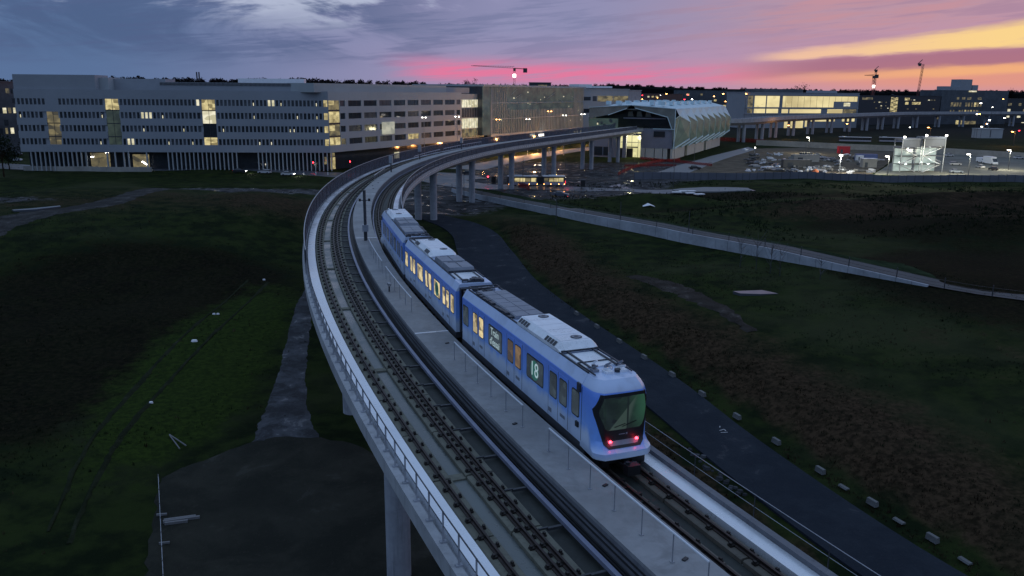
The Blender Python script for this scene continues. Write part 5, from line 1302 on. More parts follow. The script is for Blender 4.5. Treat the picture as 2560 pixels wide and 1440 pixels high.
# ================================================================== vehicles
def car_paint(nm, col): 
    if nm not in M: M[nm] = pbr(nm, col, .3, .2, .05, 1, coat=.5)
    return M[nm]
def make_car(label, col, loc, rz, heads=False, tails=False, group=None, estate=False, van=False):
    t = thing('parked_car' if not (heads or tails) else 'car', label, 'car', loc, rz, group); bm_ = car_paint('car_paint_%d%d%d' % tuple(int(c * 99) for c in col), col)
    L, W = 4.4, .88
    prof = [(-2.2, .35), (-2.2, .85), (-2.05, 1.0), (-1.0, 1.02), (1.2, .98), (2.1, .80), (2.2, .6), (2.2, .35)]
    MB().loft([[(x, y, z) for x, z in prof] for y in (-W, W)]).build('body', bm_, t, fix=True)
    rt = -1.9 if estate else -1.2
    MB().loft([[(rt - .25, -.80, 1.0), (rt - .25, .80, 1.0), (1.1, .80, .99), (1.1, -.80, .99)], [(rt, -.66, 1.45), (rt, .66, 1.45), (.25, .66, 1.45), (.25, -.66, 1.45)]]).build('cabin_glass', M['glass'], t, fix=True)
    MB().loft([[(rt - .02, -.67, 1.451), (rt - .02, .67, 1.451), (.3, .67, 1.451), (.3, -.67, 1.451)], [(rt + .1, -.6, 1.50), (rt + .1, .6, 1.50), (.15, .6, 1.50), (.15, -.6, 1.50)]]).build('roof', bm_, t, fix=True)
    for x in (-1.35, 1.35):
        for y in (-.90, .70):
            w = MB().tube((x, y, .33), (x, y + .2, .33), .33, 12).build('wheel', M['black'], t)
    for y in (-.65, .65):
        MB().bx(2.17, y - .18, .62, 2.22, y + .18, .76).build('headlight', M['white_lamp' if heads else 'galv'], t)
        MB().bx(-2.22, y - .16, .72, -2.17, y + .16, .88).build('tail_light', M['red_lamp'] if tails else car_paint('lens', (.2, .01, .01)), t)
    if heads: point((3.6, 0, .7), 120, (1, .93, .8), .3, t)
    return t
def gcar(label, col, px, py, rz, **k): p = gp(px, py); return make_car(label, col, (p.x, p.y, hz(p.x, p.y) + k.pop('dz', .12)), math.radians(rz), **k)
gcar('silver estate car parked on the road left of the office', (.38, .40, .45), 40, 404, 8, estate=True)
gcar('dark grey car parked behind the silver estate left of the office', (.06, .065, .08), 42, 390, -10)
gcar('white hatchback waiting on the plaza road below the office fins', (.55, .56, .60), 662, 436, 170, estate=True)
gcar('white car with headlights on driving below the traffic light', (.60, .60, .62), 720, 438, -5, heads=True)
gcar('dark car with red tail lamp and headlight left of the white hatchback', (.02, .022, .03), 600, 434, 2, heads=True, tails=True)
gcar('dark car parked close against the office fins', (.05, .05, .06), 552, 419, 0)
gcar('dark saloon with pale bonnet parked alone right of the muddy road', (.10, .12, .17), 1402, 492, -15)
gcar('dark car half hidden behind the tall pier pair', (.02, .02, .025), 1172, 437, 0)
gcar('dark car near the red netting in front of the hoarding', (.03, .03, .035), 1737, 425, 5)
M['bus_body'] = pbr('bus_dark_body', (0.03, 0.03, 0.04), .35, 0, .1, 1); M['bus_pale'] = pbr('bus_pale_panel', (0.34, 0.33, 0.40), .4, 0, .1, 1)
def bus(label, loc, rz, segs, lit_, bodym='bus_body', group=None):
    t = thing('bus', label, 'bus', loc, rz, group); x = 0
    for i, L in enumerate(segs):
        MB().bx(x, -1.25, .45, x + L, 1.25, 2.95).build('body', M[bodym], t)
        MB().bx(x + .1, -1.18, 2.951, x + L - .1, 1.18, 3.15).bx(x + 2, -.7, 3.151, x + 4.5, .7, 3.35).build('roof', M['white'], t)
        MB().bx(x + .4, -1.29, .5, x + L - .3, -1.251, 1.30).build('side_panel', M['bus_pale'], t)
        k = int((L - 1) / 1.45)
        for j in range(k):
            xa = x + .5 + j * (L - 1) / k; MB().bx(xa, -1.285, 1.42, xa + (L - 1) / k - .16, -1.251, 2.55).build('window', M['warm_win' if lit_ and (j + i * 3) % 4 != 3 else ('dim_win' if lit_ else 'glass')], t)
        for wx in (x + 2.2, x + L - 2.4):
            for wy in (-1.28, 1.0): MB().tube((wx, wy, .48), (wx, wy + .28, .48), .48, 14).build('wheel', M['black'], t)
        for q in (x + .35, x + L * .35, x + L * .7, x + L - .4): MB().bx(q, -1.31, .62, q + .16, -1.291, .76).build('side_marker', M['orange_lamp' if lit_ else 'galv'], t)
        x += L
        if i < len(segs) - 1: MB().bx(x + .002, -1.1, .6, x + 1.3, 1.1, 2.85).build('bellows', M['black'], t); x += 1.302
    for y in (-1.0, 1.0):
        MB().bx(x, y - .12, .8, x + .04, y + .12, 1.7).build('tail_light', M['red_lamp' if lit_ else 'black'], t)
    MB().bx(x, -1.1, 2.6, x + .05, -.8, 2.8).build('marker_lamp', M['white_lamp' if lit_ else 'galv'], t)
    MB().bx(-.05, -1.05, 1.2, -.001, 1.05, 2.7).build('windscreen', M['glass'], t)
    if lit_: point((x + .8, 0, 1.2), 30, (1, .05, .05), .2, t)
    return t
p = gp(1268, 466); q = gp(1412, 466); L_b = (q - p).length
bus('articulated dark bus with lit windows passing between the viaduct piers', (p.x, p.y, .14), math.atan2(q.y - p.y, q.x - p.x), [L_b * .53, L_b * .47 - 1.3], True)
for lab, x0, y0, x1 in (('white roofed bus parked behind the pale wall, left one', 2095, 360, 2178), ('white roofed bus parked behind the pale wall, right one beside the stair tower', 2195, 364, 2262)):
    p = dp(x0, y0, 505); q = dp(x1, y0 + 1.5, 500); bus(lab, (p.x, p.y, 0), math.atan2(q.y - p.y, q.x - p.x), [(q - p).length - .2], False, 'bus_body', 'parked buses behind the wall')
gcar('white car parked nearest the stair tower, upper one', (.55, .55, .55), 2372, 392, 15, group='cars in the lit car park')
gcar('white hatchback parked right of the stair tower, middle one', (.55, .55, .56), 2388, 413, -10, estate=True, group='cars in the lit car park')
gcar('blue grey car parked right of the stair tower, nearest the hoarding', (.25, .29, .36), 2390, 433, -8, group='cars in the lit car park')
gcar('dark car at the far right of the car park, upper one', (.06, .06, .07), 2525, 386, 12, estate=True, group='cars in the lit car park')
gcar('white car at the far right of the car park, lower one', (.55, .55, .57), 2546, 398, 5, group='cars in the lit car park')
gcar('white car parked below the small van', (.55, .55, .55), 2450, 420, 88, group='cars in the lit car park')
gcar('dark car parked below the white truck', (.03, .03, .035), 2482, 427, 85, group='cars in the lit car park')
def van(label, px, py, L, H, rz, dz=.12):
    p = gp(px, py); t = thing('van' if L < 6 else 'truck', label, 'van' if L < 6 else 'truck', (p.x, p.y, dz), math.radians(rz)); w = 1.05
    MB().bx(-L / 2, -w, .5, L / 2 - 1.6, w, H).build('cargo_box', M['white'], t)
    MB().loft([[(L / 2 - 1.58, y, z) for y, z in ((-w, .4), (w, .4), (w, H * .8), (-w, H * .8))], [(L / 2 - .3, y, z) for y, z in ((-w, .4), (w, .4), (w * .95, 1.2), (-w * .95, 1.2))], [(L / 2, y, z) for y, z in ((-w, .4), (w, .4), (w * .9, 1.0), (-w * .9, 1.0))]]).build('cab', M['white'], t, fix=True)
    MB().add([(L / 2 - 1.42, -w * .9, H * .79), (L / 2 - 1.42, w * .9, H * .79), (L / 2 - .34, w * .88, 1.28), (L / 2 - .34, -w * .88, 1.28)], [(0, 1, 2, 3)]).build('windscreen', M['glass'], t, loc=(.03, 0, .03))
    for x in (-L / 2 + 1, L / 2 - 1):
        for y in (-w - .02, w - .2): MB().tube((x, y, .4), (x, y + .22, .4), .4, 12).build('wheel', M['black'], t)
    return t
van('small white van parked in the car park left of the truck', 2454, 408, 5.2, 2.3, -88)
van('white box truck parked beside the small van in the car park', 2475, 412, 7.5, 3.3, -87)

# ================================================================== stair tower (two lit bays)
TW = gp(2247, 436); TE = gp(2358, 437)
for i, (pa, pb, lab, hh) in enumerate(((2252, 2300, 'left scaffold stair tower, glowing behind pale sheets', 12.6), (2306, 2358, 'right scaffold stair tower, glowing behind pale sheets', 13.2))):
    a, b_ = xy(pa, 305, 400), xy(pb, 306, 400); d = b_ - a; w = d.length; th = math.atan2(d.y, d.x)
    t = thing('stair_tower', lab, 'tower', (a.x, a.y, 0), th, 'lit stair towers')
    for x in (0, w):
        for y in (0, 5.0): MB().bx(x - .14, y - .14, 0, x + .14, y + .14, hh).build('post', M['galv'], t)
    nl = 4; hs = (hh - .8) / nl
    sheet = lit_window('lit_tower_sheet' + str(i), (.46, .56, .52), (.14, .19, .18), 1.0, .5, (.2, .62), False)
    for k in range(nl + 1):
        MB().bx(.15, -.1, k * hs - .1, w - .15, 5.1, k * hs + .1).build('landing', M['darksteel'], t)
        if k < nl:
            if (i, k) in ((0, 3), (1, 3)): MB().bx(.16, -.06, k * hs + .4, w - .16, -.01, k * hs + hs - .11).build('dark_sheet', M['hoard'], t)
            else: MB().bx(.16, 4.6, k * hs + .12, w - .16, 4.7, k * hs + hs - .12).build('back_sheet', sheet, t)
            x0, x1 = (.6, w - .8) if (k + i) % 2 else (w - .8, .6)
            MB().bar((x0, .9, k * hs + .1), (x1, .9, (k + 1) * hs - .1), 1.1, .16).build('stair_flight', M['white'], t)
            MB().bar((x0, .3, k * hs + 1.1), (x1, .3, (k + 1) * hs + .9), .07).bar((x0, 1.5, k * hs + 1.1), (x1, 1.5, (k + 1) * hs + .9), .07).build('handrail', M['galv'], t)
            MB().bx(w * .5 - .7, 3.9, (k + 1) * hs - .3, w * .5 + .7, 4.1, (k + 1) * hs - .16).build('tube_lamp', M['white_lamp'], t)
    MB().bx(-.2, -.2, hh - .79, w + .2, 5.2, hh).build('roof', M['hoard'], t)
    for x in ((.2, w - .2) if i else (.2,)): MB().bx(x - .35, -.6, hh + .25, x + .35, -.3, hh + .75).build('floodlight', M['white_lamp'], t)
    point((w / 2, 2.6, hh * .25), 500, (.85, 1, .92), .4, t); point((w / 2, 2.6, hh * .7), 500, (.85, 1, .92), .4, t)
    point((w * .8 if i else .2, -3.0, hh + 2.2), 1500, (.95, 1, .85), .4, t)

# ================================================================== yard clutter
def box_thing(name, label, cat, px, py, sx, sy, sz, rz, mat, dz=.1, group=None, trim=None, z=None):
    p = gp(px, py); t = thing(name, label, cat, (p.x, p.y, hz(p.x, p.y) + dz if z is None else z), math.radians(rz), group)
    MB().bx(-sx / 2, -sy / 2, 0, sx / 2, sy / 2, sz).build('body', mat, t)
    MB().bx(-sx / 2 - .08, -sy / 2 - .08, sz + .002, sx / 2 + .08, sy / 2 + .08, sz + .12).build('roof', trim or mat, t)
    MB().bx(-sx * .35, -sy / 2 - .05, .1, -sx * .15, -sy / 2 - .001, min(2.0, sz * .8)).build('door', M['glass2'], t)
    return t
M['red'] = pbr('red_container', (.42, .015, .03), .5, 0, .1, 1); M['blue'] = pbr('blue_container', (.06, .10, .26), .5, 0, .1, 1); M['dgrey'] = pbr('dark_container', (.055, .06, .065), .6, 0, .1, 1)
M['orange'] = pbr('orange_plastic', (.5, .12, .03), .6, 0, .1, 1)
box_thing('site_container', 'bright red steel container at the back of the yard', 'container', 2108, 384, 5.5, 2.5, 3.4, 0, M['red'])
box_thing('site_container', 'blue steel container at the right of the yard', 'container', 2164, 402, 9.0, 2.6, 2.7, -2, M['blue'])
box_thing('site_cabin', 'small white cabin in front of the blue container', 'cabin', 2148, 404, 2.6, 2.4, 2.4, -2, M['white'])
box_thing('site_cabin', 'grey site cabin with a white end wall right of the blue container', 'cabin', 2170, 419, 5.5, 3.0, 3.4, -2, M['backwall'], trim=M['white'])
box_thing('site_container', 'long dark grey container in the middle of the yard', 'container', 1990, 419, 11.0, 3.0, 2.9, -1, M['dgrey'])
box_thing('site_container', 'grey container standing behind the dark one', 'container', 2012, 405, 11.5, 3.0, 2.9, 8, M['backwall'])
cl_mats = [(M['white'], 'white'), (M['backwall'], 'beige'), (M['dgrey'], 'dark'), (M['orange'], 'orange'), (M['galv'], 'grey')]
random.seed(31)
spots = []
for i in range(104):
    if i < 16: px, py = 1960 + i * 15 + random.uniform(-6, 6), 433 + random.uniform(-6, 1)
    elif i < 30: px, py = random.uniform(1880, 2080), random.uniform(383, 402)
    elif i < 70: px, py = random.uniform(1870, 2200), random.uniform(396, 430)
    else: px, py = random.uniform(1860, 2190), random.uniform(376, 432)
    spots.append((px, py))
mats_i = {0: 'pile of beige bags and blocks heaped on the yard floor', 1: 'stack of dark formwork boards lying in the yard', 2: 'bundle of grey steel pieces laid out in the yard', 3: 'heap of white rubble sacks near the hoarding'}
for i, (px, py) in enumerate(spots):
    k = i % 4; m_ = (M['backwall'], M['dgrey'], M['galv'], M['white'])[k]; p = gp(px, py)
    t = thing(('rubble_pile', 'board_stack', 'steel_bundle', 'sack_heap')[k], mats_i[k], 'building material', (p.x, p.y, .1), random.uniform(0, 3), 'building materials heaped in the yard')
    for j in range(random.randint(3, 6)):
        s_ = random.uniform(.5, 1.6); MB().rbox((random.uniform(-1.3, 1.3), random.uniform(-1, 1), .25 + .22 * (j % 3)), (s_ * (2.2 if k in (1, 2) else 1), s_ * .7, random.uniform(.25, .6)), random.uniform(0, 3)).build(('block', 'board', 'bar', 'sack')[k], m_, t)
p = gp(2038, 432); t = thing('net_pile', 'bright orange netting bundle in front of the yard', 'netting', (p.x, p.y, .1)); MB().loft([[(1.4 * math.cos(a), .9 * math.sin(a), 0) for a in np.linspace(0, 6, 9)], [(.9 * math.cos(a), .6 * math.sin(a), .9) for a in np.linspace(0, 6, 9)], [(.3 * math.cos(a), .2 * math.sin(a), 1.3) for a in np.linspace(0, 6, 9)]]).build('bundle', M['orange'], t, fix=True)
# flat pale slabs on the field path, white sheet
for i, (px, py, s_) in enumerate(((1692, 484, 2.6), (1708, 481, 2.4), (1725, 486, 2.6), (1728, 481, 2.4), (1748, 489, 2.8))):
    p = gt(px, py); t = thing('concrete_slab', ('leftmost', 'upper left', 'lower middle', 'upper right', 'rightmost lone')[i] + ' pale concrete slab of five lying on the field path', 'slab', (p.x, p.y, p.z + .3), .1 * i, 'slabs on the field path')
    MB().bx(-s_ / 2, -.8, 0, s_ / 2, .8, .25).build('slab', M['white'], t)
p = gt(1622, 517); t = thing('white_sheet', 'crumpled white plastic sheet lying on rough ground', 'sheet', (p.x, p.y, p.z)); MB().add([(-1.6, -.6, .1), (.2, -.8, .5), (1.6, -.3, .05), (1.2, .7, .3), (-.2, .5, .9), (-1.5, .5, .2)], [(0, 1, 4, 5), (1, 2, 3, 4)]).build('sheet', M['white'], t)
# puddles
wt = pbr('puddle_water', (.06, .07, .09), .30, 0, 0, 1, spec=.9)
def puddle(label, pix, dz):
    pts = [gt(*p) for p in pix]; z = sum(p.z for p in pts) / len(pts) + dz; c_ = sum((Vector((p.x, p.y)) for p in pts), Vector((0, 0))) / len(pts)
    t = MB().prism([(p.x, p.y) for p in pts], z - .6, z).build('puddle', wt, fix=True); tag(t, label, 'puddle')
puddle('bright rain puddle in the dark right hand field', [(1832, 735), (1870, 731), (1905, 727), (1922, 730), (1945, 735), (1900, 739), (1850, 740)], .22)
puddle('thin rain puddle on the bare ground at the far left', [(30, 527), (80, 524), (150, 516), (152, 519), (90, 528), (35, 530)], .25)
for i, (px, py, lab) in enumerate(((486, 853, 'pale flat stone lying on the left grass slope'), (535, 786, 'left one of two small pale stones on the slope'), (545, 786, 'right one of two small pale stones on the slope'), (660, 700, 'small pale stone higher up the left slope'), (378, 1008, 'small pale scrap on the dark left grass'))):
    p = gt(px, py); r = .45 if i == 0 else .25
    tag(MB().loft([[(p.x + math.cos(a) * r, p.y + math.sin(a) * r * .7, p.z - .1) for a in np.linspace(0, 5.4, 7)], [(p.x + math.cos(a) * r * .7, p.y + math.sin(a) * r * .5, p.z + .16) for a in np.linspace(0, 5.4, 7)]]).build('stone', M['white'], fix=True), lab, 'stone')
def poles(label, name, segs, w, cat, mat='palepath'):
    t = thing(name, label, cat)
    for (a, b_) in segs: pa, pb = gt(*a, .2), gt(*b_, .2); MB().bar(pa + Vector((0, 0, .02)), pb + Vector((0, 0, .02)), w).build('pole', M[mat], t)
poles('two pale poles crossed on the grass left of the stone pad', 'discarded_poles', [((424, 1092), (466, 1120)), ((424, 1093), (450, 1128))], .08, 'poles')
poles('stack of long pale planks lying at the left edge of the stone pad', 'plank_stack', [((408, 1312), (500, 1299)), ((412, 1316), (470, 1309)), ((410, 1308), (490, 1297))], .18, 'planks')
poles('short pale timber on the pad edge above the plank stack', 'timber_stop', [((392, 1294), (418, 1292))], .14, 'timber')
poles('short pale timber on the pad edge below the plank stack', 'timber_stop', [((398, 1366), (425, 1363))], .14, 'timber')
# rope fence at the pad edge
t = thing('pad_edge_rope', 'thin pale rope line along the left edge of the stone pad', 'rope'); prev = None
for py in range(1205, 1500, 36):
    q = gt(397 + (py - 1205) * .05, py, .55); 
    if prev: MB().bar(prev, q, .035).build('rope', M['galv'], t)
    MB().bar((q.x, q.y, q.z - .6), (q.x, q.y, q.z + .1), .05).build('stake', M['galv'], t); prev = q
# concrete blocks on the service road edge
blk = [(1441, 789), (1492, 822), (1548, 859), (1610, 899), (1680, 943), (1755, 992), (1842, 1049), (1940, 1112), (2050, 1185), (2109, 1223), (2180, 1266), (2247, 1308), (2330, 1356), (2412, 1408)]
ordn = ['first', 'second', 'third', 'fourth', 'fifth', 'sixth', 'seventh', 'eighth', 'ninth', 'tenth', 'eleventh', 'twelfth', 'thirteenth', 'fourteenth']
M['block'] = pbr('concrete_block', (.12, .125, .13), .8, 0, .25, 2, .3)
for i, (px, py) in enumerate(blk):
    q = gt(px, py); nx2 = gt(*blk[min(i + 1, 13)]); pv = gt(*blk[max(i - 1, 0)]); th = math.atan2(nx2.y - pv.y, nx2.x - pv.x)
    low = i in (9, 11, 13)
    tag(MB().loft([[(-.44, -.2, 0), (.44, -.2, 0), (.44, .2, 0), (-.44, .2, 0)], [(-.44, -.13, .42 if not low else .12), (.44, -.13, .42 if not low else .12), (.44, .13, .42 if not low else .12), (-.44, .13, .42 if not low else .12)]]).build('concrete_block', M['block'], None, loc=(q.x, q.y, q.z + .14), rz=th, fix=True),
        ordn[i] + ' pale concrete block along the road edge counting from the train', 'concrete block', 'blocks along the service road edge')
# painted mark on the road
q = gt(1806, 1080, .17); t = thing('road_marking', 'white painted arrow scribble on the dark service road', 'marking', (q.x, q.y, q.z))
wp = pbr('road_paint', (.45, .46, .48), .7, 0, .3, 4)
for a, b_ in (((-.1, .6), (.1, 1.3)), ((-.3, -.1), (.2, .2)), ((.2, .2), (.25, -.2)), ((-.3, -.55), (.35, -.45))): MB().bar((*a, .01), (*b_, .01), .07, .02).build('paint', wp, t)
# stones tipped along the verge
random.seed(12)
for i in range(26):
    f = i / 25; px, py = 1725 + f * 135 + random.uniform(-8, 8), 1125 + f * 118 + random.uniform(-6, 6); p = gt(px, py); r = random.uniform(.12, .38)
    tag(MB().loft([[(p.x + math.cos(a) * r, p.y + math.sin(a) * r * .7, p.z - .1) for a in np.linspace(0, 5.4, 7)], [(p.x + math.cos(a + .3) * r * .7, p.y + math.sin(a) * r * .5, p.z + r * .6) for a in np.linspace(0, 5.4, 7)]]).build('rock', M['gravel'], fix=True), 'grey broken rock in the row tipped along the verge beside the viaduct', 'rock', 'rocks tipped along the verge')
# ================================================================== lamps
def street_lamp(name, label, px, pyb, h, mat, col, e, group=None, dep=None, double=False, arm=1.6, ls=1.0):
    p = gp(px, pyb) if dep is None else dp(px, pyb, dep); z0 = hz(p.x, p.y) if dep is None else 0
    t = thing(name, label, 'street lamp', (p.x, p.y, z0), 0, group)
    MB().tube((0, 0, 0), (0, 0, h), .13, 8, .07).build('pole', M['darksteel'], t)
    for s_ in ((-1, 1) if double else (-1,)):
        MB().bar((0, 0, h - .1), (s_ * arm, 0, h + .15), .09).build('arm', M['darksteel'], t)
        MB().bx(s_ * arm - .42, -.22, h + .02, s_ * arm + .42, .22, h + .16).build('lantern', M['darksteel'], t)
        MB().bx(s_ * arm - .48 * ls, -.34 * ls, h - .22 * ls, s_ * arm + .48 * ls, .34 * ls, h + .018).build('lamp', M[mat], t)
    point((-arm, -.2, h - .7), e, col, .35, t)
    return t
for i, (px, py, h) in enumerate(((1975, 349, 9.0), (2120, 346, 9.6), (2323, 353, 8.6), (2533, 366, 8.4))):
    street_lamp('orange_street_lamp', ('first', 'second', 'third', 'rightmost')[i] + ' orange sodium street lamp from the left beyond the yard wall', px, py, h, 'orange_lamp', (1, .42, .1), 2600, 'orange street lamps beyond the yard')
for i, (px, y, lab) in enumerate(((1245, 297, 'lamp post below the leftmost glass bay of the hall'), (1320, 296, 'white lamp post before the middle of the glass hall'), (1374, 277, 'tall warm lamp post before the glass hall'), (1411, 287, 'double headed lamp post near the hall right end'), (1457, 284, 'tall warm lamp between hall and station'), (1060, 292, 'pale lamp before the right wing of the office'), (1143, 290, 'pale lamp before the right end of the office'))):
    d = 372 if px > 1200 else 330; h = zy(y, px, d)
    p = dp(px, 300, d); t = thing('plaza_lamp', lab, 'street lamp', (p.x, p.y, 0), 0, 'tall plaza lamps')
    MB().tube((0, 0, 0), (0, 0, h), .16, 8, .08).build('pole', M['galv'], t)
    for s_ in (-1, 1): MB().bx(s_ * .7 - .22, -.2, h - .1, s_ * .7 + .22, .2, h + .12).build('lamp', M['white_lamp' if i in (1,) else 'orange_lamp' if i in (0, 2) else 'white_lamp'], t)
    point((0, -1, h - .9), 45, (1, .78, .5), .4, t)
for px, py, e in ((1215, 398, 500), (1290, 392, 3000), (1345, 384, 4500), (1405, 372, 3500), (1470, 362, 2500)):
    street_lamp('walkway_lamp', ('orange lamp lighting the street under the viaduct, nearest the office', 'orange lamp lighting the street left of the tall pier pair', 'orange lamp lighting the street between the two pier pairs', 'orange lamp lighting the pavement before the station', 'orange lamp lighting the street end beside the station wall')[[1215, 1290, 1345, 1405, 1470].index(px)], px, py, 4.2, 'orange_lamp', (1, .45, .14), e * 2.4, 'orange lamps under the viaduct', ls=.35)
p = gp(2098, 434); t = thing('yard_mast', 'tall white lamp mast standing at the front of the yard', 'lamp mast', (p.x, p.y, 0)); MB().tube((0, 0, 0), (0, 0, 6.6), .14, 8).build('pole', M['galv'], t)
MB().bx(-.5, -.3, 6.4, .5, .3, 6.9).build('lamp', M['white_lamp'], t); point((0, -.8, 6.2), 5500, (1, .96, .8), .3, t)
for i, (px, py, h, e) in enumerate(((2020, 385, 8, 6000), (2218, 440, 7, 4500), (2420, 440, 8, 9000), (2520, 425, 8, 7000))):
    street_lamp('yard_lamp', ('floodlight mast at the back of the yard behind the containers', 'floodlight mast at the yard gate beside the ramp', 'floodlight mast at the front of the car park', 'floodlight mast on the right of the car park')[i], px, py, h, 'white_lamp', (1, .93, .68), e, 'yard floodlight masts', arm=.8)
# small marker lamps
t = thing('marker_post', 'short white marker lamp post left of the yard', 'lamp post', tuple(gp(1886, 388))); MB().tube((0, 0, 0), (0, 0, 3.4), .1, 6).build('pole', M['galv'], t); MB().bx(-.25, -.2, 3.4, .25, .2, 3.7).build('lamp', M['white_lamp'], t)
def traffic_light(label, px, py, h, z=None):
    p = gp(px, py); t = thing('traffic_light', label, 'traffic light', (p.x, p.y, 0), 0, 'red traffic lights')
    MB().tube((0, 0, 0), (0, 0, h), .09, 8).build('pole', M['darksteel'], t); MB().bx(-.22, -.2, h - .1, .22, .2, h + 1.0).build('signal_head', M['black'], t)
    MB().tube((0, -.26, h + .72), (0, -.201, h + .72), .20, 12).build('red_light', M['red_lamp'], t); point((0, -.6, h + .7), 40, (1, .04, .06), .15, t)
traffic_light('red traffic light standing before the office fins', 784, 430, 2.6); traffic_light('red traffic light higher by the office corner', 808, 423, 4.6)
traffic_light('red traffic light right of the office lit door', 876, 424, 2.2); traffic_light('red traffic light beside the pier pair left of the bus', 1220, 464, 2.0)
for px, py, lab in ((1258 - 24, 458, 'dark roadside cabinet left of the bus'), (1457, 468, 'dark roadside cabinet right of the bus')):
    p = gp(px, py); t = thing('roadside_cabinet', lab, 'cabinet', (p.x, p.y, .1)); MB().bx(-.7, -.4, 0, .7, .4, 2.0).build('body', M['black'], t); MB().bx(-.8, -.5, 2.01, .8, .5, 2.15).build('lid', M['darksteel'], t)
for i, (px, py) in enumerate(((632 + 128, 438), (790, 437), (820, 438))):
    p = gp(px, py); t = thing('bollard', ('left', 'middle', 'right')[i] + ' white bollard of three on the plaza kerb', 'bollard', (p.x, p.y, .1), 0, 'white plaza bollards'); MB().tube((0, 0, 0), (0, 0, .95), .14, 8).build('post', M['white'], t)
# bare lamp columns and posts on the muddy ground
for i, (px, py, h) in enumerate(((1307, 468, 9), (1413, 455, 8), (1552, 470, 8), (1586, 428, 6), (1684, 420, 10.5), (1683, 470, 9), (1735, 405, 6), (1160, 495, 7), (1390, 562, 5.5), (1550, 566, 5), (1720, 602, 5.5))):
    p = gt(px, py); t = thing('bare_post', 'thin dark unlit post, ' + ('behind the bus', 'at the bus tail', 'right of the lone dark car', 'by the station lit entrance', 'at the hoarding left end, tallest', 'between hoarding and field path', 'by the station flank', 'beside the pier pair at the road bend', 'left end of the wall fence', 'beside the gap in the panel wall', 'midway along the panel wall')[i], 'post', (p.x, p.y, p.z), 0, 'thin dark posts'); MB().tube((0, 0, -.2), (0, 0, h), .10, 6, .06).build('pole', M['darksteel'], t)

# ================================================================== cranes
def crane(label, px, dep, ytop, jib, cjib, ybase, lampy=None, pink=False, lean=0):
    p = dp(px, 300, dep); zt = zy(ytop, px, dep); t = thing('tower_crane', label, 'crane', (p.x, p.y, 0), 0, 'tower cranes on the skyline')
    s_ = dep / F_PX; w = .9; mb = MB()
    for x in (-w, w):
        for y in (-w, w): mb.bar((x, y, 0), (x + lean, y, zt), .24)
    z = 4
    while z < zt - 4: mb.bar((-w + lean * z / zt, -w, z), (w + lean * z / zt, -w, z + 4), .22).bar((w + lean * z / zt, -w, z + 4), (-w + lean * z / zt, -w, z + 4), .22); z += 4
    mb.build('mast', M['crane'], t)
    if jib:
        (x1, y1), (x2, y2) = jib, cjib
        a = ((x1 - px) * s_, 0, zy(y1, x1, dep)); b_ = ((x2 - px) * s_, 0, zy(y2, x2, dep)); jm = MB().bar(a, (0, 0, zt), .35).bar((a[0] * .95, 0, a[2] + .2), (0, 0, zt + 1.6), .25); n_ = 18
        for i in range(n_): q0 = i / n_; jm.bar((a[0] * (1 - q0), 0, a[2] * (1 - q0) + zt * q0), (a[0] * (1 - q0 - .5 / n_), 0, (a[2] * (1 - q0) + (zt + 2) * q0) + .2), .2)
        jm.build('jib', M['crane'], t)
        MB().bar((0, 0, zt), b_, .7).build('counter_jib', M['crane'], t)
        MB().bx(b_[0] - 2.2, -1.2, b_[2] - 3.4, b_[0] + 1.8, 1.2, b_[2] + .8).build('counterweight', M['darksteel'], t)
    MB().bx(-1.2, -1.2, zt - 2.6, 1.2, 1.2, zt).build('cab', M['darksteel'], t)
    if lampy:
        zl = zy(lampy, px, dep); MB().bx(-1.3, -2.4, zl - 1.4, 1.3, -1.8, zl + 1.4).build('floodlight', M['white_lamp'], t)
    if not jib: MB().bar((-2.5, 0, zt), (2.6, 0, zt + 5), .7).bx(-2.2, -.9, zt - .9, 1.6, .9, zt + .8).build('head', M['darksteel'], t)
    return t
M['crane'] = pbr('crane_lattice', (.16, .05, .05), .6, .2, .2, .2)
crane('tower crane with long left jib and bright white floodlight behind the glass hall', 1285, 820, 173, (1178, 167), (1312, 175), 213, 191)
crane('pinkish tower crane with a short left jib above the lit campus building', 2173, 1000, 192, (2149, 190), (2180, 190), 225, 217)
crane('taller dark headed crane standing just behind the pinkish short jib crane', 2177, 1080, 178, None, None, 225)
crane('slender leaning tower crane with folded head at the far right', 2283, 1000, 163, None, None, 225, lean=4)

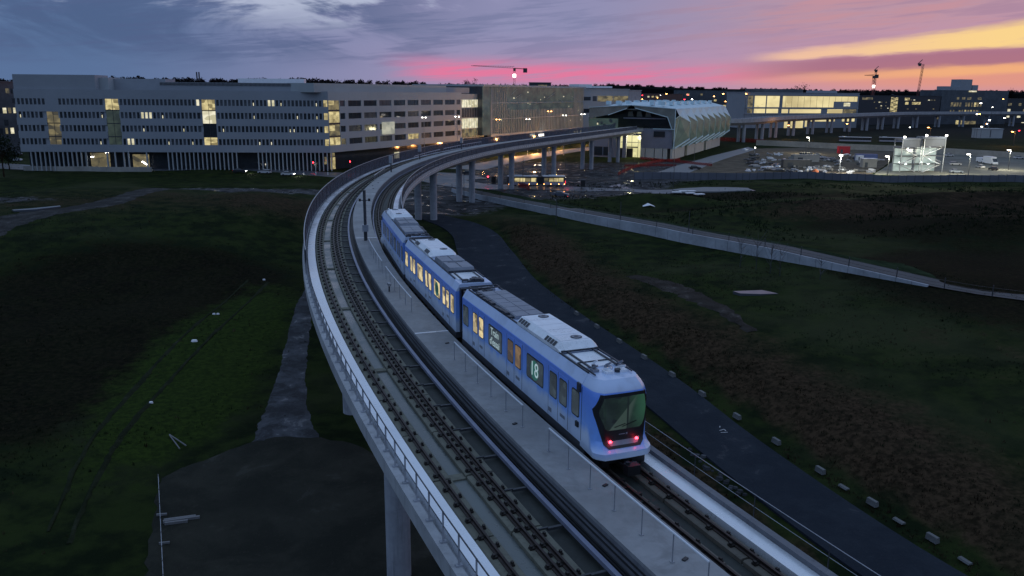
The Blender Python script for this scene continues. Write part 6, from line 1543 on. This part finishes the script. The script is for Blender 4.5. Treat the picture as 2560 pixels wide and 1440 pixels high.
# ================================================================== wooded skyline
HL = pbr('dark_far_hill', (.012, .013, .014), 1, 0, .2, .01, spec=0); FO = pbr('bare_woodland', (.016, .014, .015), 1, 0, .3, .05, spec=0)
def wood(name, label, line, dep, size, n_, seed, tall=1.0):
    r = np.random.RandomState(seed); V_ = []; F_ = []; xs = [p[0] for p in line]; ys = [p[1] for p in line]
    # solid body of the wooded ridge
    mb = MB(); prev = None; R = []
    for px in np.linspace(xs[0], xs[-1], 160):
        y = np.interp(px, xs, ys); a = dp(px, 300, dep); ztop = zy(y, px, dep) - size * .42; d = Vector((a.x, a.y)).normalized()
        R.append([(a.x, a.y, -2), (a.x, a.y, ztop * .9), (a.x + d.x * 60, a.y + d.y * 60, ztop), (a.x + d.x * 400, a.y + d.y * 400, -2)])
    mb.loft(R, caps=False, closed=False); o = mb.build('wooded_ridge', HL, smooth=True, fix=True); tag(o, kind='structure')
    for _ in range(n_):
        px = r.uniform(xs[0], xs[-1]); y = np.interp(px, xs, ys); a = dp(px, 300, dep + r.uniform(-5, 70)); s_ = size * r.uniform(.6, 1.15)
        zc = zy(y, px, dep) - s_ * .5 + r.uniform(-1.5, 1.0) * size * .10
        for k in range(90):
            v = r.normal(0, 1, 3); v /= np.linalg.norm(v); q = np.array([a.x, a.y, zc]) + v * s_ * np.array([.62, .62, .55 * tall]) * r.uniform(.3, 1.0)
            e1 = r.normal(0, 1, 3); e1 /= np.linalg.norm(e1); e2 = np.cross(e1, v); c_ = s_ * r.uniform(.08, .22)
            b0 = len(V_); V_ += [tuple(q - e1 * c_), tuple(q + e1 * c_), tuple(q + e2 * c_ * 1.4)]; F_.append((b0, b0 + 1, b0 + 2))
    me_ = bpy.data.meshes.new(name); me_.from_pydata(V_, [], F_); me_.materials.append(FO); tag(obj(name, me_), label, None, None, 'stuff')
wood('far_wood', 'dark bare wood along the skyline behind the office', [(-900, 205), (-300, 196), (0, 196), (120, 202), (250, 192), (340, 190), (400, 194), (520, 196), (600, 198), (660, 194), (700, 197), (760, 196), (820, 199), (900, 200), (980, 203), (1060, 206), (1075, 210), (1150, 211), (1400, 213)], 900, 9, 420, 3)
wood('hill_wood', 'low dark wooded hill along the skyline behind the station', [(1300, 213), (1420, 212), (1520, 209), (1620, 212), (1720, 217), (1850, 219), (2000, 222), (2200, 224), (2400, 225), (2560, 226), (2900, 227), (3600, 230)], 1500, 7, 320, 5)
wood('left_wood', 'dark wooded skyline beyond the frame on the left', [(-3400, 180), (-900, 200)], 900, 10, 60, 8)
def tree(label, px, pyb, dep, h, r_, seed, bare=False, name='tree', trunk=True):
    p = dp(px, pyb, dep); rr = random.Random(seed); t = thing(name, label, 'tree', (p.x, p.y, 0 if trunk else 0)); z0 = 0
    MB().tube((0, 0, z0), (0, 0, h * .55), max(.12, r_ * .06), 8, max(.06, r_ * .03)).build('trunk', M['scrub'], t)
    lm = MB()
    for k in range(9):
        a = rr.uniform(0, 6.28); zz = h * rr.uniform(.25, .55); lm.tube((0, 0, zz), (math.cos(a) * r_ * .7, math.sin(a) * r_ * .7, zz + h * rr.uniform(.2, .4)), max(.06, r_ * .022), 5, .02)
    lm.build('limbs', M['scrub'], t)
    V_ = []; F_ = []; cl = [(rr.gauss(0, .45) * r_, rr.gauss(0, .45) * r_, h - r_ + rr.gauss(0, .4) * r_) for _ in range(14)]
    for _ in range(150 if bare else 900):
        c_ = rr.choice(cl); q = Vector(c_) + Vector((rr.gauss(0, 1), rr.gauss(0, 1), rr.gauss(0, 1))) * r_ * .22; e = Vector((rr.gauss(0, 1), rr.gauss(0, 1), rr.gauss(0, 1))).normalized(); f_ = Vector((rr.gauss(0, 1), rr.gauss(0, 1), rr.gauss(0, 1))).normalized(); s_ = r_ * rr.uniform(.04, .10)
        b0 = len(V_); V_ += [q - e * s_, q + e * s_, q + f_ * s_ * 1.5]; F_.append((b0, b0 + 1, b0 + 2))
    MB().add(V_, F_).build('crown', FO if dep > 500 else M['tuft'], t)
tree('lone rounded tree on the skyline right of the office roof', 1173, 300, 880, 40.5, 7.0, 2)
tree('large dark evergreen at the far left beside the office end', 2, 380, 262, 13, 4.6, 3); tree('dark bushy tree behind the silver car at far left', 18, 380, 285, 9, 3.5, 4)
tree('broad dark tree clump on the skyline above the lit campus building', 1965, 300, 1000, 37.5, 10, 5); tree('second rounded dark tree clump above the lit campus building', 1990, 300, 1010, 37, 10, 6)
tree('small dark tree on the skyline right of the stepped block', 2520, 300, 1000, 34, 6, 7)
for i, (px, py, h) in enumerate(((1850, 668, 5.5), (1890, 675, 6.5), (1925, 684, 6), (1950, 690, 5), (2050, 700, 4))):
    p = gt(px, py); rr = random.Random(i + 40); t = thing('bare_sapling', ('leftmost', 'second', 'tallest middle', 'fourth', 'rightmost')[i] + ' bare sapling in front of the panel wall right end', 'sapling', (p.x, p.y, p.z), 0, 'bare saplings at the wall')
    MB().tube((0, 0, -.2), (rr.uniform(-.3, .3), 0, h * .8), .06, 5, .02).build('trunk', M['darksteel'], t); lm = MB()
    for k in range(12): a = rr.uniform(0, 6.28); z = h * rr.uniform(.15, .7); lm.tube((0, 0, z), (math.cos(a) * h * .22, math.sin(a) * h * .22, z + h * rr.uniform(.15, .35)), .03, 4, .01)
    lm.build('limbs', M['darksteel'], t)

# lights of far town buildings, each built as a lamp on a tall pole
random.seed(77)
for i in range(26):
    if i < 14: px, y, d = random.uniform(1590, 1870), random.uniform(232, 300), random.uniform(560, 760)
    elif i < 23: px, y, d = random.uniform(2440, 2580), random.uniform(245, 330), random.uniform(520, 610)
    else: px, y, d = random.uniform(2230, 2500), random.uniform(300, 320), 640
    if px > 1690 and px < 1815 and y > 255: y = random.uniform(232, 250)
    if px < 1700 and y > 250: y = 250 - random.uniform(0, 15)
    p = dp(px, y, d); k = random.choice(('orange_lamp', 'white_lamp', 'orange_lamp', 'white_lamp', 'red_lamp'))
    t = thing('town_light', {'orange_lamp': 'small distant orange building light among the dark town blocks', 'white_lamp': 'small distant white building light among the dark town blocks', 'red_lamp': 'small distant red light among the dark town blocks'}[k], 'street lamp', (p.x, p.y, 0), 0, 'distant town lamps')
    MB().tube((0, 0, 0), (0, 0, p.z), .08, 5).build('pole', M['darksteel'], t); s_ = random.uniform(.25, .5); MB().bx(-s_, -.3, p.z, s_, .3, p.z + s_).build('lamp', M[k], t)
